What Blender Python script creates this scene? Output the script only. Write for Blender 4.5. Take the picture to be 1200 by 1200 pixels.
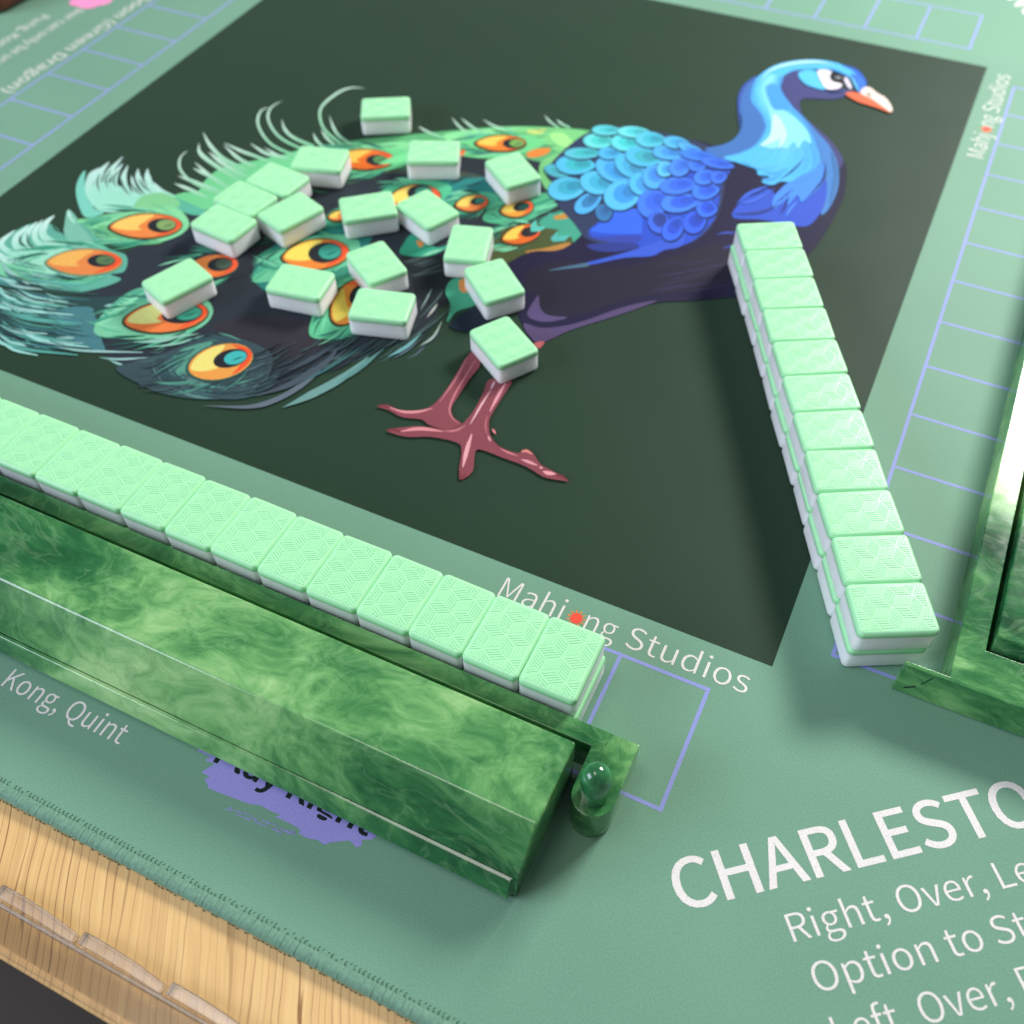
import bpy, bmesh, math, random
from math import sin, cos, pi, radians
from mathutils import Matrix, Vector
from mathutils.geometry import tessellate_polygon

random.seed(7)
for o in list(bpy.data.objects):
    bpy.data.objects.remove(o)
scene = bpy.context.scene
COL = scene.collection

# ------------------------------------------------------------------ camera
S = 0.5                                  # side of the printed dark square, metres; z = 0 is the mat's face
CAM_R = Matrix(((0.90216922, -0.33174753, 0.27574312),
                (0.43118747, 0.71269473, -0.55330244),
                (-0.01296395, 0.61806941, 0.78601663)))
CAM_C = Vector((-0.00909118, -0.42892135, 0.68386779))
FOC = 1.9435
cam_d = bpy.data.cameras.new('camera')
cam = bpy.data.objects.new('camera', cam_d)
COL.objects.link(cam)
cam.matrix_world = Matrix.Translation(CAM_C * S) @ CAM_R.to_4x4()
cam_d.sensor_width = 36.0
cam_d.lens = FOC * 18.0
cam_d.clip_start = 0.01
cam_d.clip_end = 50.0
cam_d.dof.use_dof = True
cam_d.dof.focus_distance = 0.375
cam_d.dof.aperture_fstop = 9.0
cam_d.dof.aperture_blades = 0
scene.camera = cam

# ------------------------------------------------------------------ room light
world = bpy.data.worlds.new('World')
scene.world = world
world.use_nodes = True
bg = world.node_tree.nodes['Background']
bg.inputs[0].default_value = (0.93, 0.97, 1.0, 1)
bg.inputs[1].default_value = 0.20

def area(name, direction, dist, sx, sy, power, color):
    l = bpy.data.lights.new(name, 'AREA')
    l.shape = 'RECTANGLE'; l.size = sx; l.size_y = sy
    l.energy = power; l.color = color
    o = bpy.data.objects.new(name, l); COL.objects.link(o)
    d = Vector(direction).normalized()
    tgt = Vector((-0.1, 0.1, 0))
    o.location = tgt + d * dist
    o.rotation_euler = d.to_track_quat('Z', 'Y').to_euler()
    return o
# the window behind the table, a little to the right: throws the shadows and the glare
area('window_light', (0.355, 0.93, 0.71), 1.5, 0.46, 0.32, 33.0, (1.0, 0.975, 0.94))
# pale ceiling above the table
area('ceiling_light', (-0.22, -0.20, 1.0), 2.0, 0.80, 0.45, 9.0, (1.0, 0.97, 0.93))
# cool fill light added at the front left to brighten the tile sides
area('room_fill_light', (-0.80, -0.66, 0.52), 2.6, 1.5, 1.1, 60.0, (0.74, 0.83, 1.0))

scene.view_settings.view_transform = 'Standard'
scene.view_settings.look = 'None'
scene.view_settings.gamma = 1.0
scene.view_settings.exposure = 0.0
scene.view_settings.use_curve_mapping = False

# ------------------------------------------------------------------ helpers
def lin(c):
    return c / 12.92 if c <= 0.04045 else ((c + 0.055) / 1.055) ** 2.4

def rgb(h):
    h = h.lstrip('#')
    return tuple(lin(int(h[i:i + 2], 16) / 255.0) for i in (0, 2, 4))

def mat_from_photo(x, y, z=0.0):
    """A point of the flat mat (units of S) seen at photo pixel x, y."""
    d = CAM_R @ Vector(((x - 600) / 600 / FOC, -(y - 600) / 600 / FOC, -1.0))
    s = (z - CAM_C.z) / d.z
    return Vector((CAM_C.x + d.x * s, CAM_C.y + d.y * s))

def new_mesh_obj(name, verts, faces, material=None, parent=None, smooth=False):
    me = bpy.data.meshes.new(name)
    me.from_pydata(verts, [], faces)
    me.update()
    if smooth:
        for p in me.polygons:
            p.use_smooth = True
    if material:
        me.materials.append(material)
    o = bpy.data.objects.new(name, me)
    COL.objects.link(o)
    if parent:
        o.parent = parent
    return o

def bm_obj(name, bm, material, parent=None, smooth=False, angle=None):
    me = bpy.data.meshes.new(name)
    bm.to_mesh(me); bm.free()
    if smooth:
        for p in me.polygons:
            p.use_smooth = True
    if material:
        me.materials.append(material)
    if angle is not None:
        me.set_sharp_from_angle(angle=angle)
    o = bpy.data.objects.new(name, me)
    COL.objects.link(o)
    if angle is not None:
        wn = o.modifiers.new('weighted_normals', 'WEIGHTED_NORMAL'); wn.keep_sharp = True
    if parent:
        o.parent = parent
    return o

def empty(name, loc=(0, 0, 0), rz=0.0):
    o = bpy.data.objects.new(name, None)
    o.location = loc; o.rotation_euler = (0, 0, rz)
    o.empty_display_size = 0.01
    COL.objects.link(o)
    return o

def tag(o, label=None, cat=None, group=None, kind=None):
    if label: o['label'] = label
    if cat: o['category'] = cat
    if group: o['group'] = group
    if kind: o['kind'] = kind
    return o

def nodes_of(m):
    m.use_nodes = True
    nt = m.node_tree
    return nt, nt.nodes, nt.links, nt.nodes['Principled BSDF']

def node(nt, kind, **kw):
    n = nt.nodes.new(kind)
    for k, v in kw.items():
        setattr(n, k, v)
    return n

def ramp(nt, stops, interp='LINEAR'):
    r = nt.nodes.new('ShaderNodeValToRGB')
    cr = r.color_ramp
    cr.interpolation = interp
    while len(cr.elements) < len(stops):
        cr.elements.new(0.5)
    for e, (p, c) in zip(cr.elements, stops):
        e.position = p
        e.color = (c[0], c[1], c[2], 1)
    return r

# ------------------------------------------------------------------ materials
def fabric_material(name, color=None):
    """Printed neoprene; colour from the print's colour attribute when none is given."""
    m = bpy.data.materials.new(name)
    nt, N, Lk, b = nodes_of(m)
    tc = node(nt, 'ShaderNodeTexCoord')
    n1 = node(nt, 'ShaderNodeTexNoise'); n1.inputs['Scale'].default_value = 2100; n1.inputs['Detail'].default_value = 2
    Lk.new(tc.outputs['Object'], n1.inputs['Vector'])
    n2 = node(nt, 'ShaderNodeTexNoise'); n2.inputs['Scale'].default_value = 9; n2.inputs['Detail'].default_value = 3
    Lk.new(tc.outputs['Object'], n2.inputs['Vector'])
    r1 = ramp(nt, [(0.28, (0.83, 0.83, 0.83)), (0.72, (1.15, 1.15, 1.15))])
    Lk.new(n1.outputs['Fac'], r1.inputs[0])
    r2 = ramp(nt, [(0.3, (0.95, 0.955, 0.955)), (0.7, (1.04, 1.04, 1.04))])
    Lk.new(n2.outputs['Fac'], r2.inputs[0])
    mul = node(nt, 'ShaderNodeMix', data_type='RGBA', blend_type='MULTIPLY'); mul.inputs[0].default_value = 1
    Lk.new(r1.outputs[0], mul.inputs[6]); Lk.new(r2.outputs[0], mul.inputs[7])
    mul2 = node(nt, 'ShaderNodeMix', data_type='RGBA', blend_type='MULTIPLY'); mul2.inputs[0].default_value = 1
    Lk.new(mul.outputs[2], mul2.inputs[6])
    if color is None:
        at = node(nt, 'ShaderNodeVertexColor', layer_name='Col')
        Lk.new(at.outputs['Color'], mul2.inputs[7])
    else:
        mul2.inputs[7].default_value = (*color, 1)
    Lk.new(mul2.outputs[2], b.inputs['Base Color'])
    b.inputs['Roughness'].default_value = 0.56
    b.inputs['Specular IOR Level'].default_value = 0.13
    b.inputs['Sheen Weight'].default_value = 0.05
    b.inputs['Sheen Roughness'].default_value = 0.5
    bump = node(nt, 'ShaderNodeBump'); bump.inputs['Strength'].default_value = 0.20; bump.inputs['Distance'].default_value = 0.0002
    Lk.new(n1.outputs['Fac'], bump.inputs['Height'])
    n3 = node(nt, 'ShaderNodeTexNoise'); n3.inputs['Scale'].default_value = 15; n3.inputs['Detail'].default_value = 1
    Lk.new(tc.outputs['Object'], n3.inputs['Vector'])
    wave = node(nt, 'ShaderNodeBump'); wave.inputs['Strength'].default_value = 0.35; wave.inputs['Distance'].default_value = 0.004
    Lk.new(n3.outputs['Fac'], wave.inputs['Height'])
    Lk.new(wave.outputs[0], bump.inputs['Normal'])
    Lk.new(bump.outputs[0], b.inputs['Normal'])
    return m

M_PRINT = fabric_material('printed_neoprene')

def plastic(name, color, rough, sss=0.0, radius=(1, 1, 1), scale=0.002, spec=0.32):
    m = bpy.data.materials.new(name)
    nt, N, Lk, b = nodes_of(m)
    tc = node(nt, 'ShaderNodeTexCoord')
    n1 = node(nt, 'ShaderNodeTexNoise'); n1.inputs['Scale'].default_value = 220; n1.inputs['Detail'].default_value = 3
    Lk.new(tc.outputs['Object'], n1.inputs['Vector'])
    r = ramp(nt, [(0.3, tuple(c * 0.975 for c in color)), (0.7, tuple(min(1, c * 1.02) for c in color))])
    oi = node(nt, 'ShaderNodeObjectInfo')                 # no two castings are quite the same tone
    rv_ = ramp(nt, [(0.0, (0.955, 0.965, 0.95)), (1.0, (1.0, 1.0, 1.0))]); Lk.new(oi.outputs['Random'], rv_.inputs[0])
    mv = node(nt, 'ShaderNodeMix', data_type='RGBA', blend_type='MULTIPLY'); mv.inputs[0].default_value = 1
    Lk.new(n1.outputs['Fac'], r.inputs[0]); Lk.new(r.outputs[0], mv.inputs[6]); Lk.new(rv_.outputs[0], mv.inputs[7])
    Lk.new(mv.outputs[2], b.inputs['Base Color'])
    b.inputs['Roughness'].default_value = rough
    b.inputs['Specular IOR Level'].default_value = spec
    b.inputs['Subsurface Weight'].default_value = sss
    b.inputs['Subsurface Radius'].default_value = radius
    b.inputs['Subsurface Scale'].default_value = scale
    return m

M_TGREEN = plastic('mint_tile_plastic', (0.375, 0.775, 0.440), 0.40, 0.06, (0.5, 1.0, 0.6), 0.002)
M_TWHITE = plastic('white_tile_plastic', (0.93, 0.93, 0.95), 0.28, 0.7, (1.0, 1.0, 1.0), 0.010)

def marble(name, seed):
    m = bpy.data.materials.new(name)
    nt, N, Lk, b = nodes_of(m)
    tc = node(nt, 'ShaderNodeTexCoord')
    mp = node(nt, 'ShaderNodeMapping')
    mp.inputs['Location'].default_value = (seed, seed * 0.37, seed * 0.61)
    mp.inputs['Rotation'].default_value = (0.3, 0.2, 0.55)
    mp.inputs['Scale'].default_value = (0.62, 1.0, 1.0)
    Lk.new(tc.outputs['Object'], mp.inputs[0])
    # two folded noises pushed through each other
    w1 = node(nt, 'ShaderNodeTexNoise'); w1.inputs['Scale'].default_value = 11; w1.inputs['Detail'].default_value = 3
    Lk.new(mp.outputs[0], w1.inputs['Vector'])
    sub = node(nt, 'ShaderNodeVectorMath', operation='SUBTRACT'); sub.inputs[1].default_value = (0.5, 0.5, 0.5)
    Lk.new(w1.outputs['Color'], sub.inputs[0])
    sc = node(nt, 'ShaderNodeVectorMath', operation='SCALE'); sc.inputs['Scale'].default_value = 0.07
    Lk.new(sub.outputs[0], sc.inputs[0])
    add = node(nt, 'ShaderNodeVectorMath', operation='ADD')
    Lk.new(mp.outputs[0], add.inputs[0]); Lk.new(sc.outputs[0], add.inputs[1])
    n1 = node(nt, 'ShaderNodeTexNoise'); n1.inputs['Scale'].default_value = 10; n1.inputs['Detail'].default_value = 11
    n1.inputs['Roughness'].default_value = 0.60; n1.inputs['Distortion'].default_value = 0.25
    Lk.new(add.outputs[0], n1.inputs['Vector'])
    n2 = node(nt, 'ShaderNodeTexNoise'); n2.inputs['Scale'].default_value = 110; n2.inputs['Detail'].default_value = 7
    n2.inputs['Roughness'].default_value = 0.7; n2.inputs['Distortion'].default_value = 1.1
    Lk.new(add.outputs[0], n2.inputs['Vector'])
    mx = node(nt, 'ShaderNodeMix', data_type='FLOAT'); mx.inputs[0].default_value = 0.20
    Lk.new(n1.outputs['Fac'], mx.inputs[2]); Lk.new(n2.outputs['Fac'], mx.inputs[3])
    r = ramp(nt, [(0.37, (0.006, 0.058, 0.020)), (0.43, (0.020, 0.125, 0.040)), (0.48, (0.060, 0.215, 0.068)),
                  (0.525, (0.145, 0.360, 0.122)), (0.595, (0.330, 0.560, 0.235))])
    Lk.new(mx.outputs[0], r.inputs[0])
    # hair-thin veins, pale and dark, where a finer noise passes its middle
    def vein(scale, seedv, lo, hi, colr, amt):
        nv = node(nt, 'ShaderNodeTexNoise'); nv.inputs['Scale'].default_value = scale; nv.inputs['Detail'].default_value = 6; nv.inputs['Distortion'].default_value = 0.7
        mo = node(nt, 'ShaderNodeVectorMath', operation='ADD'); mo.inputs[1].default_value = (seedv, seedv, seedv)
        Lk.new(add.outputs[0], mo.inputs[0]); Lk.new(mo.outputs[0], nv.inputs['Vector'])
        rv = ramp(nt, [(lo, (0, 0, 0)), ((lo + hi) / 2, (amt,) * 3), (hi, (0, 0, 0))]); Lk.new(nv.outputs['Fac'], rv.inputs[0])
        return rv, colr
    cur = r.outputs[0]
    for rv, colr in (vein(26, 1.7, 0.485, 0.515, (0.40, 0.64, 0.33), 0.10), vein(20, 4.2, 0.47, 0.50, (0.008, 0.075, 0.026), 0.22), vein(60, 8.8, 0.48, 0.52, (0.30, 0.52, 0.24), 0.14)):
        mm = node(nt, 'ShaderNodeMix', data_type='RGBA'); mm.inputs[7].default_value = (*colr, 1)
        Lk.new(rv.outputs[0], mm.inputs[0]); Lk.new(cur, mm.inputs[6]); cur = mm.outputs[2]
    Lk.new(cur, b.inputs['Base Color'])
    b.inputs['Roughness'].default_value = 0.16
    b.inputs['Specular IOR Level'].default_value = 0.5
    b.inputs['Subsurface Weight'].default_value = 0.02
    b.inputs['Subsurface Radius'].default_value = (0.3, 1.0, 0.3)
    b.inputs['Subsurface Scale'].default_value = 0.003
    # faint scratches and dents in the polish
    n3 = node(nt, 'ShaderNodeTexNoise'); n3.inputs['Scale'].default_value = 240; n3.inputs['Detail'].default_value = 3
    Lk.new(tc.outputs['Object'], n3.inputs['Vector'])
    rr = ramp(nt, [(0.35, (0.11,) * 3), (0.78, (0.17,) * 3)])
    Lk.new(n3.outputs['Fac'], rr.inputs[0]); Lk.new(rr.outputs[0], b.inputs['Roughness'])
    bump = node(nt, 'ShaderNodeBump'); bump.inputs['Strength'].default_value = 0.015; bump.inputs['Distance'].default_value = 0.0006
    Lk.new(n3.outputs['Fac'], bump.inputs['Height']); Lk.new(bump.outputs[0], b.inputs['Normal'])
    return m
M_MARBLE = marble('green_marbled_acrylic', 3.1)
M_MARBLE2 = marble('green_marbled_acrylic_second', 7.7)

def wood_material():
    m = bpy.data.materials.new('oak_veneer')
    nt, N, Lk, b = nodes_of(m)
    tc = node(nt, 'ShaderNodeTexCoord')
    mp = node(nt, 'ShaderNodeMapping'); mp.inputs['Rotation'].default_value = (0, 0, radians(-31))
    Lk.new(tc.outputs['Object'], mp.inputs[0])
    # warp so that the grain wanders
    wn = node(nt, 'ShaderNodeTexNoise'); wn.inputs['Scale'].default_value = 22; wn.inputs['Detail'].default_value = 2
    Lk.new(mp.outputs[0], wn.inputs['Vector'])
    sub = node(nt, 'ShaderNodeVectorMath', operation='SUBTRACT'); sub.inputs[1].default_value = (0.5, 0.5, 0.5)
    Lk.new(wn.outputs['Color'], sub.inputs[0])
    sc = node(nt, 'ShaderNodeVectorMath', operation='MULTIPLY'); sc.inputs[1].default_value = (0.006, 0.0, 0.0)
    Lk.new(sub.outputs[0], sc.inputs[0])
    add = node(nt, 'ShaderNodeVectorMath', operation='ADD')
    Lk.new(mp.outputs[0], add.inputs[0]); Lk.new(sc.outputs[0], add.inputs[1])
    st = node(nt, 'ShaderNodeMapping'); st.inputs['Scale'].default_value = (1.0, 0.035, 1.0)
    Lk.new(add.outputs[0], st.inputs[0])
    n1 = node(nt, 'ShaderNodeTexNoise'); n1.inputs['Scale'].default_value = 520; n1.inputs['Detail'].default_value = 7
    Lk.new(st.outputs[0], n1.inputs['Vector'])
    base = ramp(nt, [(0.26, (0.56, 0.335, 0.130)), (0.50, (0.65, 0.405, 0.160)), (0.74, (0.71, 0.465, 0.195))])
    Lk.new(n1.outputs['Fac'], base.inputs[0])
    # thin dark pores: narrow bands where a stretched noise crosses its middle
    n2 = node(nt, 'ShaderNodeTexWave', wave_type='BANDS', bands_direction='X', wave_profile='SIN')
    n2.inputs['Scale'].default_value = 100; n2.inputs['Distortion'].default_value = 16
    n2.inputs['Detail'].default_value = 3.0; n2.inputs['Detail Scale'].default_value = 0.8
    Lk.new(st.outputs[0], n2.inputs['Vector'])
    ln = ramp(nt, [(0.962, (1, 1, 1)), (0.997, (0.36, 0.25, 0.15))])
    Lk.new(n2.outputs['Fac'], ln.inputs[0])
    gate = node(nt, 'ShaderNodeTexNoise'); gate.inputs['Scale'].default_value = 26; gate.inputs['Detail'].default_value = 1
    gs = node(nt, 'ShaderNodeMapping'); gs.inputs['Scale'].default_value = (1.0, 0.3, 1.0)
    Lk.new(mp.outputs[0], gs.inputs[0]); Lk.new(gs.outputs[0], gate.inputs['Vector'])
    gr = ramp(nt, [(0.36, (0.45,) * 3), (0.58, (1, 1, 1))]); Lk.new(gate.outputs['Fac'], gr.inputs[0])
    mul = node(nt, 'ShaderNodeMix', data_type='RGBA', blend_type='MULTIPLY')
    Lk.new(gr.outputs[0], mul.inputs[0]); Lk.new(base.outputs[0], mul.inputs[6]); Lk.new(ln.outputs[0], mul.inputs[7])
    Lk.new(mul.outputs[2], b.inputs['Base Color'])
    b.inputs['Roughness'].default_value = 0.42
    bump = node(nt, 'ShaderNodeBump'); bump.inputs['Strength'].default_value = 0.3; bump.inputs['Distance'].default_value = 0.0003
    Lk.new(mul.outputs[2], bump.inputs['Height']); Lk.new(bump.outputs[0], b.inputs['Normal'])
    return m
M_WOOD = wood_material()

def simple(name, color, rough, var=0.15, scale=40, **kw):
    m = bpy.data.materials.new(name)
    nt, N, Lk, b = nodes_of(m)
    tc = node(nt, 'ShaderNodeTexCoord')
    n1 = node(nt, 'ShaderNodeTexNoise'); n1.inputs['Scale'].default_value = scale; n1.inputs['Detail'].default_value = 4
    Lk.new(tc.outputs['Object'], n1.inputs['Vector'])
    r = ramp(nt, [(0.3, tuple(c * (1 - var) for c in color)), (0.7, tuple(min(1, c * (1 + var)) for c in color))])
    Lk.new(n1.outputs['Fac'], r.inputs[0]); Lk.new(r.outputs[0], b.inputs['Base Color'])
    b.inputs['Roughness'].default_value = rough
    for k, v in kw.items():
        b.inputs[k].default_value = v
    return m
M_FLOOR = simple('dark_floor', (0.030, 0.015, 0.008), 0.6, 0.3, 12)
M_THREAD = simple('green_overlock_thread', (0.132, 0.270, 0.190), 0.75, 0.14, 900)
M_HOLE = simple('stitch_shade_thread', (0.022, 0.085, 0.055), 0.8, 0.3, 900)
M_DARKWOOD = simple('dark_red_brown_lacquer', (0.10, 0.020, 0.010), 0.35, 0.5, 60)
M_CRACK = simple('dark_crack_fill', (0.004, 0.030, 0.012), 0.5, 0.2, 300)

def acrylic(name, haze, ior):
    """Thin clear acrylic: lets light straight through, mirrors at glancing angles, a little pale diffuse haze."""
    m = bpy.data.materials.new(name)
    nt, N, Lk, b = nodes_of(m)
    N.remove(b)
    out = [n for n in N if n.type == 'OUTPUT_MATERIAL'][0]
    tr_ = node(nt, 'ShaderNodeBsdfTransparent'); tr_.inputs[0].default_value = (0.99, 0.98, 0.97, 1)
    gl = node(nt, 'ShaderNodeBsdfGlossy'); gl.inputs['Roughness'].default_value = 0.22
    df = node(nt, 'ShaderNodeBsdfDiffuse'); df.inputs[0].default_value = (0.86, 0.80, 0.76, 1)
    tc = node(nt, 'ShaderNodeTexCoord')
    n1 = node(nt, 'ShaderNodeTexNoise'); n1.inputs['Scale'].default_value = 160; n1.inputs['Detail'].default_value = 4
    Lk.new(tc.outputs['Object'], n1.inputs['Vector'])
    rh = ramp(nt, [(0.35, (haze * .55,) * 3), (0.7, (haze * 1.35,) * 3)]); Lk.new(n1.outputs['Fac'], rh.inputs[0])  # uneven share of pale diffuse haze
    m1 = node(nt, 'ShaderNodeMixShader'); Lk.new(rh.outputs[0], m1.inputs[0]); Lk.new(tr_.outputs[0], m1.inputs[1]); Lk.new(df.outputs[0], m1.inputs[2])
    fr_ = node(nt, 'ShaderNodeFresnel'); fr_.inputs[0].default_value = ior
    m2 = node(nt, 'ShaderNodeMixShader'); Lk.new(fr_.outputs[0], m2.inputs[0]); Lk.new(m1.outputs[0], m2.inputs[1]); Lk.new(gl.outputs[0], m2.inputs[2])
    Lk.new(m2.outputs[0], out.inputs['Surface'])
    return m
M_ACRYLIC = acrylic('clear_acrylic_sheet', 0.004, 1.22)
M_ACRYLIC_RIM = acrylic('clear_acrylic_rim', 0.13, 1.45)
M_ACRYLIC_RAIL = acrylic('clear_acrylic_rail', 0.22, 1.5)  # whitish haze stands in for the highlight line along the base

# ------------------------------------------------------------------ floor and table
def box_bm(x0, x1, y0, y1, z0, z1):
    bm = bmesh.new()
    bmesh.ops.create_cube(bm, size=1)
    bmesh.ops.scale(bm, vec=(x1 - x0, y1 - y0, z1 - z0), verts=bm.verts)
    bmesh.ops.translate(bm, vec=((x0 + x1) / 2, (y0 + y1) / 2, (z0 + z1) / 2), verts=bm.verts)
    return bm

MAT_T = 0.003
fl = new_mesh_obj('floor', [(-4, -4, -0.76), (4, -4, -0.76), (4, 4, -0.76), (-4, 4, -0.76)], [(0, 1, 2, 3)], M_FLOOR)
tag(fl, kind='structure')

table = empty('table', (-0.25, 0.25, -0.76))
tag(table, 'oak veneer table under the green playmat', 'table')
bm = box_bm(-0.95, 0.45, -0.2105, 0.75, -MAT_T - 0.030, -MAT_T)
bmesh.ops.bevel(bm, geom=[e for e in bm.edges], offset=0.0032, segments=2, affect='EDGES')
top = bm_obj('table_top', bm, M_WOOD)
top.parent = table; top.matrix_parent_inverse = Matrix.Translation(-Vector(table.location))
for (x, y) in ((-0.86, -0.11), (0.36, -0.11), (-0.86, 0.66), (0.36, 0.66)):
    bm = box_bm(x - 0.03, x + 0.03, y - 0.03, y + 0.03, -0.76, -MAT_T - 0.030)
    bmesh.ops.bevel(bm, geom=[e for e in bm.edges if abs(e.verts[0].co.z - e.verts[1].co.z) > 0.1], offset=0.004, segments=2, affect='EDGES')
    lg = bm_obj('leg', bm, M_WOOD)
    lg.parent = table; lg.matrix_parent_inverse = Matrix.Translation(-Vector(table.location))

# ------------------------------------------------------------------ playmat
A = 0.5 * 1.675 * S                                # half side of the mat
CX, CY = -0.5 * S, 0.5 * S
ART_GAIN = 0.78
C_MINT = (0.148, 0.296, 0.207)
C_DARK = (0.0138, 0.0360, 0.0195)
C_LILAC = (0.250, 0.290, 0.60)
C_INK = (0.68, 0.655, 0.63)

mat_thing = empty('playmat', (CX, CY, -MAT_T))
tag(mat_thing, 'pale green square playmat printed with a peacock on a dark square', 'playmat')

def flat_mesh(name, polys, parent, material=M_PRINT):
    """polys: list of (points in metres, z, colour or list of colours)."""
    verts, faces, cols = [], [], []
    for pts, z, col in polys:
        b0 = len(verts)
        percol = isinstance(col, list)
        for i, p in enumerate(pts):
            verts.append((p[0], p[1], z))
            cols.append(col[i] if percol else col)
        if len(pts) <= 4 and not percol:
            faces.append(tuple(range(b0, b0 + len(pts))))
        else:
            for t in tessellate_polygon([[Vector((p[0], p[1], 0)) for p in pts]]):
                faces.append(tuple(b0 + i for i in t))
    # all faces look up
    fixed = []
    for f in faces:
        a, b_, c = (Vector(verts[i]) for i in f[:3])
        fixed.append(f if (b_ - a).cross(c - a).z > 0 else tuple(reversed(f)))
    o = new_mesh_obj(name, verts, fixed, material)
    at = o.data.color_attributes.new('Col', 'FLOAT_COLOR', 'POINT')
    for i, c in enumerate(cols):
        at.data[i].color = (c[0], c[1], c[2], 1)
    if parent is mat_thing:
        o.parent = parent
        o.matrix_parent_inverse = Matrix.Translation(-Vector(mat_thing.location))
    elif parent is not None:
        o.parent = parent
    return o

# body of the mat: rounded corners, slightly rounded top rim
def rounded_rect(hx, hy, r, seg):
    pts = []
    for cx, cy, a0 in ((hx - r, hy - r, 0), (-hx + r, hy - r, 90), (-hx + r, -hy + r, 180), (hx - r, -hy + r, 270)):
        for i in range(seg + 1):
            a = radians(a0 + 90 * i / seg)
            pts.append((cx + r * cos(a), cy + r * sin(a)))
    return pts
def ring_solid(rings, cap_bottom=True, cap_top=True):
    verts, faces = [], []
    n = len(rings[0])
    for ring in rings:
        verts += ring
    for k in range(len(rings) - 1):
        for i in range(n):
            j = (i + 1) % n
            faces.append((k * n + i, k * n + j, (k + 1) * n + j, (k + 1) * n + i))
    if cap_bottom: faces.append(tuple(reversed(range(n))))
    if cap_top: faces.append(tuple(range((len(rings) - 1) * n, len(rings) * n)))
    return verts, faces
INK0 = 0.00004
rings = []
for inset, z in ((0.0012, -MAT_T), (0.0002, -MAT_T * 0.7), (0.0002, -MAT_T * 0.45), (0.0012, 0.0), (0.0062, 0.0)):
    rings.append([(CX + x, CY + y, z) for x, y in rounded_rect(A - inset, A - inset, 0.012, 6)])
v, f = ring_solid(rings)
body = new_mesh_obj('mat_body', v, f, M_PRINT)
at = body.data.color_attributes.new('Col', 'FLOAT_COLOR', 'POINT')
for d_ in at.data: d_.color = (*C_MINT, 1)
body.parent = mat_thing; body.matrix_parent_inverse = Matrix.Translation(-Vector(mat_thing.location))

flat_mesh('dark_panel', [([(-S, 0), (0, 0), (0, S), (-S, S)], INK0, C_DARK)], mat_thing)

# the four sides carry the same print, a quarter turn apart
def turn(p, k):
    x, y = p[0] + 0.5, p[1] - 0.5
    for _ in range(k):
        x, y = -y, x
    return ((x - 0.5) * S, (y + 0.5) * S)

GX1 = -0.0385; GP = 0.9315 / 13; GY0, GY1 = -0.0400, -0.1445; LW = 0.0031
for k in range(4):
    polys = []
    def bar(x0, x1, y0, y1, z):
        polys.append(([turn(p, k) for p in ((x0, y0), (x1, y0), (x1, y1), (x0, y1))], z, C_LILAC))
    xl = GX1 - 13 * GP
    bar(xl - LW / 2, GX1 + LW / 2, GY0 - LW / 2, GY0 + LW / 2, INK0)
    bar(xl - LW / 2, GX1 + LW / 2, GY1 - LW / 2, GY1 + LW / 2, INK0)
    for i in range(14):
        x = GX1 - i * GP
        bar(x - LW / 2, x + LW / 2, GY1 + LW / 2, GY0 - LW / 2, INK0)
    flat_mesh('grid_line_print', polys, mat_thing)

# lettering -------------------------------------------------------------
FONT = None
try:                                    # the plain sans face that ships inside Blender, else its default
    import os
    fp_ = os.path.join(bpy.utils.system_resource('DATAFILES', path='fonts'), 'Noto Sans CJK Regular.woff2')
    FONT = bpy.data.fonts.load(fp_)
except Exception:
    FONT = None
THIN = -0.003
def text_polys(body_text, bold=0.0):
    """Triangles of a line of lettering, cap height 1, starting at x = 0, baseline 0."""
    cu = bpy.data.curves.new('t', 'FONT')
    cu.body = body_text; cu.size = 1.0; cu.offset = bold
    cu.resolution_u = 5
    if FONT: cu.font = FONT
    o = bpy.data.objects.new('t', cu); COL.objects.link(o)
    dgr = bpy.context.evaluated_depsgraph_get()
    me = bpy.data.meshes.new_from_object(o.evaluated_get(dgr))
    vs = [v.co.copy() for v in me.vertices]
    fs = [tuple(p.vertices) for p in me.polygons]
    bpy.data.objects.remove(o); bpy.data.curves.remove(cu); bpy.data.meshes.remove(me)
    return vs, fs
def cap_height():
    vs, _ = text_polys('H')
    return max(v.y for v in vs)
CAP = cap_height()

def lettering(name, txt, x, y, cap, width, angle, k, col=C_INK, bold=0.0, z=INK0 * 2, fit=None):
    """One printed line: left end of the baseline at x, y (units of S), given cap height and width."""
    vs, fs = text_polys(txt, bold)
    if fit:                              # width is given for this leading part of the line
        ref, _ = text_polys(fit, bold)
    else:
        ref = vs
    x0 = min(v.x for v in ref); x1 = max(v.x for v in ref)
    sx = width / (x1 - x0); sy = cap / CAP
    ca, sa = cos(angle), sin(angle)
    out = []
    for v in vs:
        a, b_ = (v.x - x0) * sx, v.y * sy
        out.append((*turn((x + a * ca - b_ * sa, y + a * sa + b_ * ca), k), z))
    o = new_mesh_obj(name, out, fs, M_PRINT)
    at = o.data.color_attributes.new('Col', 'FLOAT_COLOR', 'POINT')
    for d_ in at.data: d_.color = (*col, 1)
    o.parent = mat_thing; o.matrix_parent_inverse = Matrix.Translation(-Vector(mat_thing.location))
    return o

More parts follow.
